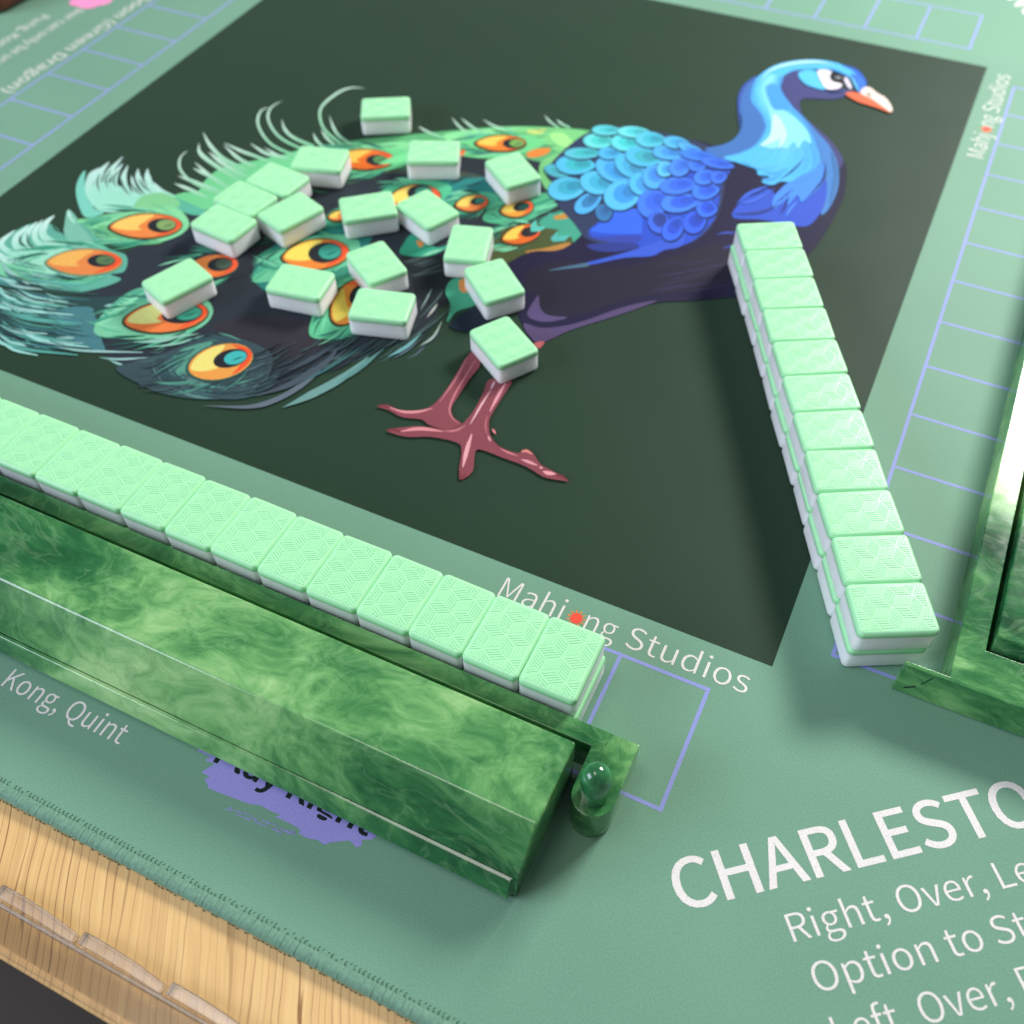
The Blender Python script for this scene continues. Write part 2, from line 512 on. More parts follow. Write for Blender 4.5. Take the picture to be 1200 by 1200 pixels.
AN = radians(38.4)
U = Vector((cos(AN), sin(AN))); Nn = Vector((-sin(AN), cos(AN)))
for k in range(4):
    def blk(txt, u, n, cap, w, bold, fit=None):
        p = U * u + Nn * n
        lettering('corner_lettering', txt, p.x, p.y, cap, w, AN, k, bold=bold, fit=fit)
    blk('CHARLESTON', -0.1285, -0.1585, 0.0325, 0.2320, 0.0040, 'CHARLEST')
    blk('Right, Over, Left', -0.0633, -0.1938, 0.0176, 0.1390, -0.0015, 'Right, Over,')
    blk('Option to Stop', -0.0605, -0.2258, 0.0176, 0.1165, -0.0015, 'Option to')
    blk('Left, Over, Right', -0.0602, -0.2578, 0.0176, 0.1165, -0.0015, 'Left, Over,')
    # name along the square, its letter o drawn as a small rising sun
    lettering('name_lettering', 'Mahj', -0.2225, -0.0318, 0.0204, 0.0555, 0, k, bold=THIN)
    lettering('name_lettering', 'ng', -0.1470, -0.0318, 0.0204, 0.0265, 0, k, bold=THIN)
    lettering('name_lettering', 'Studios', -0.1110, -0.0318, 0.0204, 0.0995, 0, k, bold=THIN)
    sc_ = Vector((-0.1550, -0.0240))
    polys = [([turn((sc_.x + 0.0050 * cos(2 * pi * i / 20), sc_.y + 0.0050 * sin(2 * pi * i / 20)), k) for i in range(20)], INK0 * 2.5, rgb('#f0503c'))]
    for i in range(11):
        a = 2 * pi * i / 11 + 0.2
        d = Vector((cos(a), sin(a))); q = Vector((-d.y, d.x)) * 0.0011
        polys.append(([turn(sc_ + d * 0.0056 + q, k), turn(sc_ + d * 0.0086, k), turn(sc_ + d * 0.0056 - q, k)], INK0 * 2, rgb('#d8873a')))
    flat_mesh('sun_print', polys, mat_thing)
    lettering('rule_lettering', 'Soon (Green Dragon)', -0.706, -0.1705, 0.0180, 0.298, 0, k)
    lettering('rule_lettering', 'Joker can only be used in', -0.650, -0.2345, 0.0160, 0.228, 0, k)
    lettering('rule_lettering', 'Pung, Kong, Quint', -0.5965, -0.2690, 0.0160, 0.1775, 0, k)

# brush stroke with words under the front rack, and a pink one by the far left side
def smooth_closed(pts, sub=6):
    n = len(pts); out = []
    for i in range(n):
        p0, p1, p2, p3 = (Vector(pts[(i + j - 1) % n]) for j in range(4))
        for s_ in range(sub):
            t = s_ / sub
            out.append(0.5 * ((2 * p1) + (-p0 + p2) * t + (2 * p0 - 5 * p1 + 4 * p2 - p3) * t * t + (-p0 + 3 * p1 - 3 * p2 + p3) * t ** 3))
    return out
rag = random.Random(3)
def art_flat(name, shapes, col):
    polys = []
    for i, sh in enumerate(shapes):
        polys.append(([tuple(mat_from_photo(*p) * S) for p in sh], INK0 + i * 0.000004, col))
    return flat_mesh(name, polys, mat_thing)
bs = [(300, 820), (228, 850), (232, 880), (247, 887), (240, 891), (252, 895), (236, 905), (246, 910), (240, 913), (245, 924), (262, 931), (292, 942), (306, 944), (318, 951), (330, 955), (322, 957), (340, 965), (352, 972),
      (350, 977), (362, 983), (372, 984), (380, 990), (388, 987), (398, 986), (410, 985), (418, 993), (424, 991), (424, 984), (436, 984), (442, 978), (450, 960), (400, 860)]
loose = []
for i in range(30):
    t = i / 29; x = 264 + 76 * t + rag.uniform(-2, 2); y = 947 + 29 * t + rag.uniform(-3.2, 3.2); l = rag.uniform(5, 12); w = rag.uniform(.7, 2.0)
    loose.append([(x, y), (x + l, y + l * .36), (x + l * 1.1, y + l * .36 + w), (x + l * .2, y + w)])
art_flat('brush_stroke_print', [bs] + loose, (0.285, 0.265, 0.62))
lettering('brush_lettering', 'Play Right', -0.3475, -0.2497, 0.0175, 0.1310, 0, 0, col=(0.006, 0.014, 0.012), bold=0.008)
fp = []
for i in range(6):
    a = 2 * pi * i / 6
    c = Vector((-1.236, 0.667)) + Vector((cos(a), sin(a))) * 0.018
    fp.append(([((c.x + 0.016 * cos(2 * pi * j / 14)) * S, (c.y + 0.016 * sin(2 * pi * j / 14)) * S) for j in range(14)], INK0 * (1 + i), (0.86, 0.28, 0.52)))
flat_mesh('pink_flower_print', fp, mat_thing)

# overlocked edge ----------------------------------------------------------
def edge_ribs():
    verts, faces = [], []
    prof = [(-0.0043, 0.00016), (-0.0037, 0.00042), (-0.0024, 0.00062), (-0.0010, 0.00045), (0.0002, -0.0004), (0.0004, -0.0016), (0.0002, -0.0027)]
    pitch = 0.00078
    n = int(2 * (A - 0.012) / pitch)
    r = random.Random(5)
    for i in range(n):
        x = -(A - 0.012) + (i + 0.5) * pitch
        j = r.uniform(-0.00012, 0.00012); h = r.uniform(0.85, 1.15); sk = r.uniform(-0.0003, 0.0003)
        w = pitch * 0.50
        b0 = len(verts)
        for m_, (o_, z) in enumerate(prof):
            y = -(A + o_)
            dx = sk * (m_ / 6 - 0.5)
            verts += [(x - w + j + dx, y, z * h - 0.00008), (x + j + dx, y, z * h + 0.00004), (x + w + j + dx, y, z * h - 0.00008)]
        for m_ in range(len(prof) - 1):
            a = b0 + m_ * 3
            faces += [(a, a + 3, a + 4, a + 1), (a + 1, a + 4, a + 5, a + 2)]
    return verts, faces
v, f = edge_ribs()
me_ribs = bpy.data.meshes.new('stitched_binding')
me_ribs.from_pydata(v, [], f); me_ribs.update(); me_ribs.materials.append(M_THREAD)
for p in me_ribs.polygons: p.use_smooth = True
def edge_stitches():
    verts, faces = [], []
    r = random.Random(8)
    n = int(2 * (A - 0.012) / 0.0017)
    for i in range(n):
        x = -(A - 0.012) + (i + 0.5) * 0.0017
        for (oy, ln, tilt) in ((-0.0047, 0.0007, 0.0003), (-0.0056, 0.0005, -0.0003), (0.0007, 0.0011, 0.0)):
            y = -(A + oy) + r.uniform(-.00015, .00015)
            xx = x + r.uniform(-.0002, .0002)
            z = 0.00012 if oy < 0 else -MAT_T + 0.0006
            w = 0.00018
            if r.random() < (0.15 if oy < 0 else 0.35): continue
            b0 = len(verts)
            verts += [(xx - ln / 2, y - w + tilt, z), (xx + ln / 2, y - w - tilt, z), (xx + ln / 2, y + w - tilt, z), (xx - ln / 2, y + w + tilt, z),
                      (xx - ln / 4, y + tilt / 2, z + 0.00022), (xx + ln / 4, y - tilt / 2, z + 0.00022)]
            faces += [(b0, b0 + 1, b0 + 5, b0 + 4), (b0 + 2, b0 + 3, b0 + 4, b0 + 5), (b0 + 3, b0, b0 + 4), (b0 + 1, b0 + 2, b0 + 5)]
    return verts, faces
v, f = edge_stitches()
me_st = bpy.data.meshes.new('edge_stitching')
me_st.from_pydata(v, [], f); me_st.update(); me_st.materials.append(M_HOLE)
for k in range(4):
    for nm, me in (('stitched_binding', me_ribs), ('edge_stitching', me_st)):
        o = bpy.data.objects.new(nm, me); COL.objects.link(o)
        o.parent = mat_thing
        o.location = (0, 0, MAT_T); o.rotation_euler = (0, 0, k * pi / 2)
        o['kind'] = 'stuff'

# ------------------------------------------------------------------ the printed peacock
exec_art = []                                   # (group, pixel points, colour(s))
def poly(group, col, pts, smooth=True, sub=5):
    P = smooth_closed(pts, sub) if smooth else [Vector(p) for p in pts]
    exec_art.append((group, P, col))
def smooth_open(pts, sub=7):
    pts = [Vector(p) for p in pts]
    ext = [2 * pts[0] - pts[1]] + pts + [2 * pts[-1] - pts[-2]]
    out = []
    for i in range(1, len(ext) - 2):
        p0, p1, p2, p3 = ext[i - 1:i + 3]
        for s_ in range(sub):
            t = s_ / sub
            out.append(0.5 * ((2 * p1) + (-p0 + p2) * t + (2 * p0 - 5 * p1 + 4 * p2 - p3) * t * t + (-p0 + 3 * p1 - 3 * p2 + p3) * t ** 3))
    out.append(pts[-1])
    return out
def mixc(a, b_, t):
    return tuple(a[i] * (1 - t) + b_[i] * t for i in range(3))
def stroke(group, col, pts, w, taper=(0.0, 1.0), col2=None, sub=7):
    """Tapered brush line; w full width in the middle, taper = (start, end) share of w left at the ends."""
    P = smooth_open(pts, sub)
    n = len(P); L_, R_ = [], []; cl = []
    for i, p in enumerate(P):
        t = i / (n - 1)
        d = (P[min(i + 1, n - 1)] - P[max(i - 1, 0)])
        d = Vector((-d.y, d.x)).normalized() if d.length > 0 else Vector((0, 1))
        env = min(1, (taper[0] + (1 - taper[0]) * min(1, t / 0.35)), (taper[1] + (1 - taper[1]) * min(1, (1 - t) / 0.35)))
        hw = max(0.08, w * 0.5 * env)
        L_.append(p + d * hw); R_.append(p - d * hw)
        cl.append(mixc(col, col2, t) if col2 else col)
    exec_art.append((group, L_ + R_[::-1], (cl + cl[::-1]) if col2 else col))
def ell(cx, cy, a, b_, ang=0, n=22, tear=0.0):
    """Ellipse in photo space; tear pulls the left end to a point."""
    ca, sa = cos(radians(ang)), sin(radians(ang))
    out = []
    for i in range(n):
        t = 2 * pi * i / n
        x = a * cos(t); y = b_ * sin(t)
        if tear and x < 0:
            y *= (1 - tear * (x / a) ** 2)
        out.append((cx + x * ca - y * sa, cy + x * sa + y * ca))
    return out
def epoly(group, col, *a, **k):
    exec_art.append((group, [Vector(p) for p in ell(*a, **k)], col))

G = lambda h, f=1.0: tuple(max(0.0, c * ART_GAIN - 0.006) * f for c in rgb(h))
BG = C_DARK
r = random.Random(11)
# ---- tail: dark under-shape, then feathers from far to near
T = 'peacock_print'
poly(T, G('#30373f'), [(640, 158), (560, 160), (500, 168), (440, 178), (390, 190), (330, 205), (280, 222), (220, 245), (205, 275), (150, 295), (120, 330),
                       (70, 350), (20, 345), (0, 350), (-30, 365), (-20, 392), (40, 400), (90, 411), (130, 419), (175, 448), (215, 464), (262, 467), (300, 462),
                       (345, 448), (395, 432), (432, 417), (470, 400), (505, 378), (522, 352), (548, 360), (575, 372), (600, 360), (622, 310), (660, 300), (680, 240), (670, 170)])
# dark inner folds
for pts, c in (([(210, 285), (250, 300), (300, 290), (340, 270), (300, 320), (250, 330), (200, 310)], '#2c3038'),
               ([(250, 380), (300, 370), (360, 375), (390, 395), (350, 420), (300, 415), (270, 400)], '#37343c'),
               ([(440, 180), (500, 195), (560, 205), (600, 225), (540, 215), (480, 205), (440, 200)], '#4a5348'),
               ([(470, 300), (520, 300), (540, 330), (520, 360), (490, 350), (480, 320)], '#232a2e')):
    poly(T, G(c), pts)
# far-top green band
poly(T, G('#5fae74'), [(240, 236), (270, 222), (300, 205), (330, 190), (370, 175), (420, 164), (480, 158), (540, 152), (600, 148), (660, 150), (700, 156),
                       (680, 176), (640, 190), (600, 182), (560, 184), (520, 182), (480, 185), (440, 198), (400, 206), (350, 214), (300, 232), (262, 246)])
poly(T, G('#86d996'), [(300, 208), (340, 190), (380, 178), (430, 170), (480, 166), (470, 178), (420, 184), (370, 192), (330, 208)])
poly(T, G('#8fe39c'), [(520, 158), (560, 152), (610, 149), (650, 152), (640, 160), (600, 160), (560, 164), (535, 170)])
poly(T, G('#7fd184'), [(600, 152), (650, 150), (695, 156), (690, 166), (672, 171), (690, 176), (655, 178), (640, 168), (620, 162)])
poly(T, G('#a6ec92'), [(645, 157), (660, 156), (672, 166), (688, 171), (660, 172), (648, 165)])
poly(T, G('#cfe37f'), [(618, 153), (640, 151), (634, 157), (622, 157)])
poly(T, G('#7cc982'), [(636, 188), (660, 178), (668, 184), (655, 196), (668, 208), (650, 216), (642, 224), (632, 205)])
poly(T, G('#74cf90'), [(204, 232), (214, 226), (232, 224), (240, 212), (254, 200), (270, 194), (300, 188), (330, 182), (350, 176), (372, 172), (395, 172), (420, 168), (400, 186), (350, 200), (300, 218), (262, 240), (232, 246)])
poly(T, G('#5fb79a'), [(190, 232), (206, 232), (226, 240), (246, 250), (226, 252), (206, 244)])
# wisps of the far edge (light, curled)
W1, W2 = G('#d7efe2'), G('#7fcf9c')
for pts, w in (([(244, 232), (222, 222), (204, 215)], 4), ([(262, 226), (230, 214), (208, 206)], 4), ([(258, 228), (228, 215), (212, 200), (211, 186), (220, 176)], 3),
               ([(270, 222), (246, 206), (228, 190)], 4), ([(262, 214), (240, 204), (226, 197)], 3.5), ([(280, 210), (254, 195), (235, 180), (233, 168)], 5),
               ([(290, 208), (262, 192), (244, 178)], 5), ([(290, 200), (262, 186), (246, 170), (238, 155)], 4.5), ([(300, 196), (280, 186), (262, 170)], 4),
               ([(318, 190), (296, 182), (280, 176), (262, 167)], 3.5), ([(336, 186), (312, 180), (293, 168)], 3.5), ([(340, 186), (325, 182), (310, 173)], 3),
               ([(350, 184), (322, 172), (308, 158), (302, 143), (306, 130), (316, 126)], 3), ([(356, 176), (332, 164), (320, 152), (314, 138), (318, 126), (331, 118)], 3),
               ([(368, 172), (345, 162), (334, 152), (330, 140)], 3.5), ([(384, 176), (372, 166), (367, 156)], 3), ([(400, 176), (384, 163), (376, 152)], 3),
               ([(404, 172), (382, 154), (375, 138), (378, 124), (396, 109), (412, 103), (428, 104)], 3), ([(415, 172), (398, 160), (391, 150), (386, 136)], 3.2),
               ([(520, 162), (500, 154), (490, 148)], 2.5), ([(552, 158), (540, 150), (529, 138)], 2.5), ([(566, 156), (552, 148), (540, 138)], 2.5),
               ([(600, 152), (580, 148), (566, 140)], 2.2), ([(655, 150), (645, 143), (638, 135)], 2.2), ([(668, 150), (658, 145), (652, 140)], 2.2)):
    stroke(T, W2, pts, w, (1.0, 0.05), W1)
# dark gaps combed into the band
for i in range(26):
    x = 250 + i * 12 + r.uniform(-4, 4); y = 236 - (x - 250) * 0.22 + r.uniform(-4, 10)
    stroke(T, G('#3f7d58'), [(x, y), (x + 10, y + 3), (x + 24, y + 3 + r.uniform(-2, 3))], r.uniform(1.0, 2.2), (0.1, 0.1))
for i in range(30):
    x = 430 + r.uniform(0, 200); y = 176 - (x - 430) * 0.09 + r.uniform(-8, 14)
    stroke(T, G(r.choice(['#6cc486', '#9fe8a0', '#4d8f68'])), [(x, y), (x + 12, y + 2), (x + 28, y + 1)], r.uniform(1.2, 2.4), (0.1, 0.1))
# teal middle feathers
poly(T, G('#2f8f84'), [(330, 272), (380, 255), (440, 232), (480, 214), (540, 205), (520, 216), (470, 246), (420, 272), (360, 290)])
poly(T, G('#2b7f7c'), [(520, 218), (560, 208), (610, 214), (590, 228), (560, 226), (530, 238), (500, 246)])
poly(T, G('#2d7d74'), [(296, 320), (330, 282), (390, 274), (440, 262), (430, 290), (420, 310), (400, 330), (370, 345), (320, 345)])
for i in range(26):
    x = 340 + r.uniform(0, 200); y = 286 - (x - 340) * 0.36 + r.uniform(-12, 8)
    stroke(T, G(r.choice(['#3fae9b', '#1f5f60', '#56c1a4', '#234a50'])), [(x, y), (x + 14, y - 3), (x + 32, y - 11)], r.uniform(1.2, 2.6), (0.1, 0.1))
def barbs(cx, cy, a, b_, ang, n, cols, reach=1.0):
    ca, sa = cos(radians(ang)), sin(radians(ang))
    for i in range(n):
        ph = r.uniform(0.35 * pi, 1.65 * pi)                 # mostly behind the eye
        k0 = r.uniform(1.08, 1.25); k1 = k0 + r.uniform(0.25, 0.75) * reach
        def P_(k_, dph):
            x = a * k_ * cos(ph + dph) - (k_ - 1) * a * 0.35; y = b_ * k_ * sin(ph + dph) * 1.08
            return (cx + x * ca - y * sa, cy + x * sa + y * ca)
        sgn = 1 if sin(ph) > 0 else -1
        stroke(T, G(r.choice(cols)), [P_(k0, 0.30 * sgn * -1), P_((k0 + k1) / 2, 0.0), P_(k1, 0.22 * sgn)], r.uniform(1.0, 2.4), (0.5, 0.03), sub=4)
def eye(cx, cy, a, b_, ang, px, py, pa, pb, bc=None, yel='#f6d869', org='#ee8a4a', spot='#3f8f78', rim=None, tear=0.35):
    if a > 15: barbs(cx, cy, a, b_, ang, int(10 + a * 0.55), bc or ['#3f9a7c', '#6cc79a', '#2f6f60', '#8adbb0', '#255248', '#4fae88'])
    epoly(T, G(rim or '#40402a'), cx - 1, cy + 0.6, a + 2.6, b_ + 2.0, ang, tear=tear)
    epoly(T, G(org), cx, cy, a, b_, ang, tear=tear)
    ca, sa = cos(radians(ang)), sin(radians(ang))
    def loc(u, v_): return (cx + u * ca - v_ * sa, cy + u * sa + v_ * ca)
    poly(T, G(yel), [loc(-a * .93, 0), loc(-a * .70, -b_ * .55), loc(-a * .25, -b_ * .88), loc(a * .25, -b_ * .90), loc(a * .02, -b_ * .45), loc(-a * .22, b_ * .05), loc(-a * .12, b_ * .30), loc(-a * .55, b_ * .30)])
    if yel != org:
        poly(T, G('#ef5a35'), [loc(a * .45, -b_ * .85), loc(a * .90, -b_ * .40), loc(a * .97, b_ * .1), loc(a * .70, b_ * .62), loc(a * .25, b_ * .90), loc(a * .55, b_ * .45), loc(a * .74, 0), loc(a * .66, -b_ * .4)])
    epoly(T, G('#2a2c31'), px, py, pa, pb, ang)
    if spot:
        epoly(T, G(spot), px + pa * .28, py - pb * .08, pa * .66, pb * .72, ang)
        stroke(T, G('#1d4a46'), [(px + pa * .05, py + pb * .30), (px + pa * .40, py + pb * .02), (px + pa * .8, py - pb * .2)], 1.2, (0.2, 0.1))
# E9, E8, E7 : eyes among the teal
poly(T, G('#4fb08c'), [(370, 268), (385, 250), (402, 242), (420, 240), (400, 262)])
eye(398, 253, 13, 6, -8, 404, 252, 5, 3, spot=None)
poly(T, G('#56bd8e'), [(440, 236), (456, 218), (480, 210), (512, 212), (530, 222), (510, 240), (470, 252)])
eye(486, 232, 30, 15, -4, 492, 226, 15, 9)
poly(T, G('#6fd08c'), [(375, 196), (400, 180), (440, 174), (480, 176), (500, 182), (470, 196), (430, 204), (395, 204)])
eye(426, 187, 36, 11.5, 0, 442, 188, 13, 6.5, yel='#f8c659', org='#f0762f', spot='#5f8f5a')
stroke(T, G('#7bdc96'), [(445, 192), (470, 186), (505, 178)], 9, (0.2, 0.3))
poly(T, G('#74d58c'), [(530, 178), (556, 160), (590, 156), (625, 160), (640, 168), (610, 180), (570, 186)])
eye(587, 168, 29, 9, 0, 602, 168.5, 13, 6, yel='#f8cf5c', org='#ee8636', spot='#7fb05a')
poly(T, G('#ea8a3e'), [(617, 180), (628, 175), (645, 174), (640, 181), (622, 185)])
poly(T, G('#e8713c'), [(535, 178), (545, 176), (543, 182), (536, 184)])
# E10, E11, E12 near the wing
poly(T, G('#4fae88'), [(520, 246), (528, 234), (550, 226), (576, 226), (586, 234), (566, 247), (540, 251)])
eye(553, 238.5, 19, 9, -8, 560, 236, 9, 4.6)
poly(T, G('#55b487'), [(566, 258), (576, 242), (600, 232), (650, 226), (668, 236), (640, 246), (622, 258), (590, 263)])
for i in range(14):
    y = 232 + r.uniform(0, 22); x = 622 + r.uniform(-4, 20)
    stroke(T, G(r.choice(['#3f9a7c', '#63c596', '#2f6f60', '#74d2a2'])), [(x, y + 6), (x + 18, y), (x + 40, y - 10)], r.uniform(1.4, 3), (0.1, 0.1))
eye(606, 245, 19, 9.5, -10, 611, 243, 10, 5, yel='#f4d560', org='#e9a040', spot='#245048')
poly(T, G('#4f5a36'), [(566, 296), (580, 276), (604, 264), (640, 262), (672, 268), (672, 288), (640, 300), (600, 306), (575, 330), (606, 330), (590, 345), (570, 320)])
eye(611, 275.5, 23, 10.5, -14, 621, 272, 11, 6, yel='#f8cf5a', org='#e9722e', spot='#3a3330')
poly(T, G('#5ec2b2'), [(622, 264), (628, 258), (630, 266), (646, 264), (632, 272), (622, 272)], smooth=False)
poly(T, G('#49a58a'), [(630, 262), (645, 250), (662, 254), (690, 250), (700, 262), (680, 270), (690, 284), (672, 288), (670, 278), (648, 282), (656, 270), (640, 268)], smooth=False)
poly(T, G('#58b9b0'), [(645, 280), (655, 270), (652, 278), (668, 276), (662, 283), (648, 284)], smooth=False)
poly(T, G('#c98f43'), [(650, 254), (668, 250), (666, 256), (652, 258)])
poly(T, G('#b98644'), [(617, 295), (640, 291), (666, 285), (667, 291), (645, 295), (620, 297)])
# lower middle: big eye E5 with its leaf, E6 below
poly(T, G('#6cc397'), [(296, 330), (312, 304), (345, 284), (385, 275), (418, 280), (420, 300), (400, 316), (370, 322), (330, 328)])
for i in range(12):
    x = 300 + r.uniform(0, 30); y = 322 - r.uniform(0, 30)
    stroke(T, G(r.choice(['#8ee0b0', '#4aa886'])), [(x + 14, y - 4), (x + 4, y + 2), (x - 8, y + 10)], 2.2, (0.6, 0.05))
eye(370, 298.5, 39, 17.5, -6, 381, 296.5, 20, 12, yel='#f2da62', org='#f08a3c', spot='#3fa08c')
poly(T, G('#3f8f74'), [(392, 322), (412, 312), (440, 318), (430, 345), (400, 362)])
for i in range(10):
    y = 318 + r.uniform(0, 24)
    stroke(T, G(r.choice(['#5ab892', '#2a6a5c'])), [(392, y + 8), (410, y), (430, y - 8)], 2, (0.1, 0.1))
poly(T, G('#62c08f'), [(366, 396), (364, 378), (376, 350), (396, 330), (424, 324), (440, 350), (430, 384), (400, 396)])
eye(411, 355, 30, 19, -52, 420, 346, 13, 9, yel='#e8cf5a', org='#e8923c', tear=0.1)
poly(T, G('#38a07f'), [(470, 298), (474, 284), (486, 274), (510, 290), (528, 286), (505, 300)])
stroke(T, G('#8fd6b0'), [(492, 302), (506, 296), (522, 292)], 3, (0.05, 0.1))
poly(T, G('#d98b48'), [(488, 282), (497, 285), (492, 290)])
poly(T, G('#48a583'), [(522, 342), (530, 328), (550, 326), (575, 350), (552, 360), (535, 366), (524, 378), (528, 358)])
poly(T, G('#d98f4f'), [(538, 330), (548, 328), (548, 342), (540, 342)])
for i in range(9):
    x = 470 + r.uniform(0, 30); y = 305 + r.uniform(0, 20)
    stroke(T, G('#4a5a5c'), [(x, y), (x + 12, y - 3), (x + 28, y - 8)], 1.6, (0.1, 0.1))
eye(250, 312, 29, 13, -6, 258, 310, 15, 8, yel='#eb8a44', org='#eb7a3c', spot='#4a5a48', rim='#2f4a44', tear=0.2)
# feather with E2, its pale fan
poly(T, G('#7fd3bd'), [(101, 255), (92, 240), (89, 222), (93, 208), (100, 200), (99, 214), (102, 230), (110, 244), (122, 250)])
poly(T, G('#a3e6cc'), [(103, 222), (107, 238), (120, 248), (150, 248), (198, 242), (204, 232), (188, 226), (165, 228), (148, 222), (132, 215), (116, 214)])
for pts, w in (([(112, 240), (104, 222), (108, 206), (117, 197)], 9), ([(120, 232), (114, 216), (118, 202), (128, 190)], 8), ([(132, 232), (124, 214), (130, 200), (144, 184)], 7),
               ([(142, 230), (134, 216), (136, 203), (144, 192)], 7), ([(158, 234), (148, 222), (145, 208), (150, 194)], 7), ([(170, 232), (158, 222), (154, 206)], 6),
               ([(182, 232), (170, 222), (162, 208), (162, 198)], 7), ([(190, 230), (178, 220), (173, 208), (173, 198)], 8), ([(204, 232), (188, 224), (180, 214)], 6)):
    stroke(T, G('#9fe4cb'), pts, w, (1.0, 0.1), G('#cdeee6'))
for pts in ([(117, 226), (114, 214), (117, 204)], [(127, 222), (124, 210), (130, 200)], [(136, 220), (133, 210), (139, 200)], [(153, 230), (145, 220), (141, 208)], [(168, 230), (158, 222), (152, 212)], [(178, 226), (168, 218), (163, 210)]):
    stroke(T, G('#4c6a5c'), pts, 2.4, (0.1, 0.4))
poly(T, G('#86cf92'), [(164, 232), (190, 226), (210, 236), (204, 244), (160, 248)])
poly(T, G('#8adba0'), [(90, 258), (110, 256), (128, 251), (168, 247), (205, 243), (222, 262), (210, 276), (180, 286), (165, 286), (133, 285), (112, 277), (98, 268)])
poly(T, G('#6cb982'), [(120, 264), (160, 274), (190, 284), (165, 287), (133, 285), (112, 276)])
eye(171, 265, 42, 14, -2, 190, 264.5, 17, 8.5, yel='#f8cd6a', org='#ef8a48', spot='#86a866')
# feather with E1
poly(T, G('#62b09a'), [(-20, 300), (0, 286), (20, 270), (40, 262), (62, 264), (78, 277), (90, 262), (104, 268), (124, 290), (148, 300), (146, 318), (130, 322), (142, 328),
                       (117, 338), (80, 344), (40, 339), (10, 325), (-20, 320)])
poly(T, G('#7fbfa8'), [(76, 276), (76, 262), (80, 246), (90, 255), (92, 262), (110, 284), (90, 292)])
poly(T, G('#9fe0c4'), [(20, 304), (52, 294), (84, 292), (62, 300), (54, 310), (70, 322), (40, 318), (26, 310)])
poly(T, G('#7fd0a4'), [(-10, 306), (16, 300), (30, 314), (60, 328), (90, 330), (60, 338), (20, 330), (-10, 316)])
for pts, w in (([(26, 300), (8, 294), (2, 284), (18, 270)], 7), ([(40, 300), (20, 290), (20, 278), (34, 264)], 8), ([(48, 298), (30, 286), (33, 272), (44, 260)], 7),
               ([(60, 292), (44, 284), (41, 272), (50, 258)], 7), ([(78, 288), (60, 284), (50, 274), (54, 262), (64, 253)], 9), ([(30, 308), (6, 304), (-8, 292)], 8),
               ([(88, 262), (82, 254), (80, 246)], 4)):
    stroke(T, G('#8fd8bc'), pts, w, (1.0, 0.1), G('#d2f2ea'))
for pts in ([(34, 292), (24, 284), (24, 276)], [(44, 294), (34, 286), (32, 274)], [(74, 274), (64, 268), (62, 258)]):
    stroke(T, G('#3c5a4c'), pts, 2.6, (0.1, 0.3))
eye(99, 307.5, 44, 15, -1, 119, 306, 16.5, 7.5, yel='#f2b45c', org='#e8894a', spot='#5d7a52', rim='#6f9068')
# the lower-left sweep of long barbs
poly(T, G('#2f4a4a'), [(-20, 336), (40, 346), (100, 348), (150, 346), (170, 330), (150, 372), (112, 394), (118, 414), (60, 406), (0, 390), (-20, 386)])
poly(T, G('#4b7f86'), [(60, 366), (104, 360), (112, 372), (120, 400), (122, 412), (90, 404), (66, 392)])
for i in range(58):
    y0 = 318 + i * 1.42 + r.uniform(-2, 2)
    x0 = -14 + r.uniform(0, 40); l = r.uniform(30, 100)
    bend = 8 + (y0 - 318) * 0.05
    c = r.choice(['#7fc7b2', '#5ba79c', '#3d6f74', '#2b4a46', '#9fd8d0', '#4f9488', '#35524a', '#62b5a4'])
    stroke(T, G(c), [(x0, y0 + x0 * 0.10), (x0 + l * .35, y0 + x0 * 0.10 + bend), (x0 + l, y0 + x0 * 0.10 + bend * 1.6)], r.uniform(1.6, 4.5), (0.08, 0.35))
for pts, w in (([(0, 304), (10, 318), (34, 334)], 5), ([(0, 326), (20, 336), (50, 340)], 4), ([(14, 340), (36, 352), (64, 356)], 3), ([(0, 352), (20, 362), (42, 366)], 4),
               ([(0, 382), (24, 390), (56, 392)], 5), ([(44, 401), (70, 403), (98, 403)], 3.5), ([(64, 407), (100, 412), (168, 414)], 3.5), ([(66, 397), (88, 397)], 4), ([(122, 359), (136, 358)], 4),
               ([(140, 350), (152, 348)], 4), ([(116, 419), (140, 421), (178, 419)], 3), ([(128, 422), (138, 426), (148, 429)], 3)):
    stroke(T, G('#86b8b2'), pts, w * 0.8, (0.1, 0.25), G('#a4cac6'))
# E3 leaf
poly(T, G('#7cc9a0'), [(112, 392), (118, 372), (138, 352), (158, 340), (178, 338), (214, 344), (240, 350), (250, 366), (236, 384), (200, 396), (150, 398)])
poly(T, G('#58ab8c'), [(118, 374), (138, 352), (160, 340), (190, 342), (170, 352), (140, 370)])
for i in range(10):
    x = 118 + i * 4.5; y = 376 - i * 3.4
    stroke(T, G('#8fdcb2'), [(x + 12, y - 2), (x, y + 3), (x - 9, y + 2 + r.uniform(-3, 3))], 2.4, (0.8, 0.05))
eye(195, 372, 49, 18, -7, 214, 369, 24, 11, yel='#e3e38c', org='#ef7f42', spot='#3f9c84', tear=0.2)
for pts, w in (([(156, 402), (190, 400), (220, 392)], 4), ([(180, 398), (206, 396), (234, 392)], 3), ([(170, 408), (206, 404), (240, 394)], 2.4)):
    stroke(T, G('#8fc4b0'), pts, w, (0.1, 0.1))
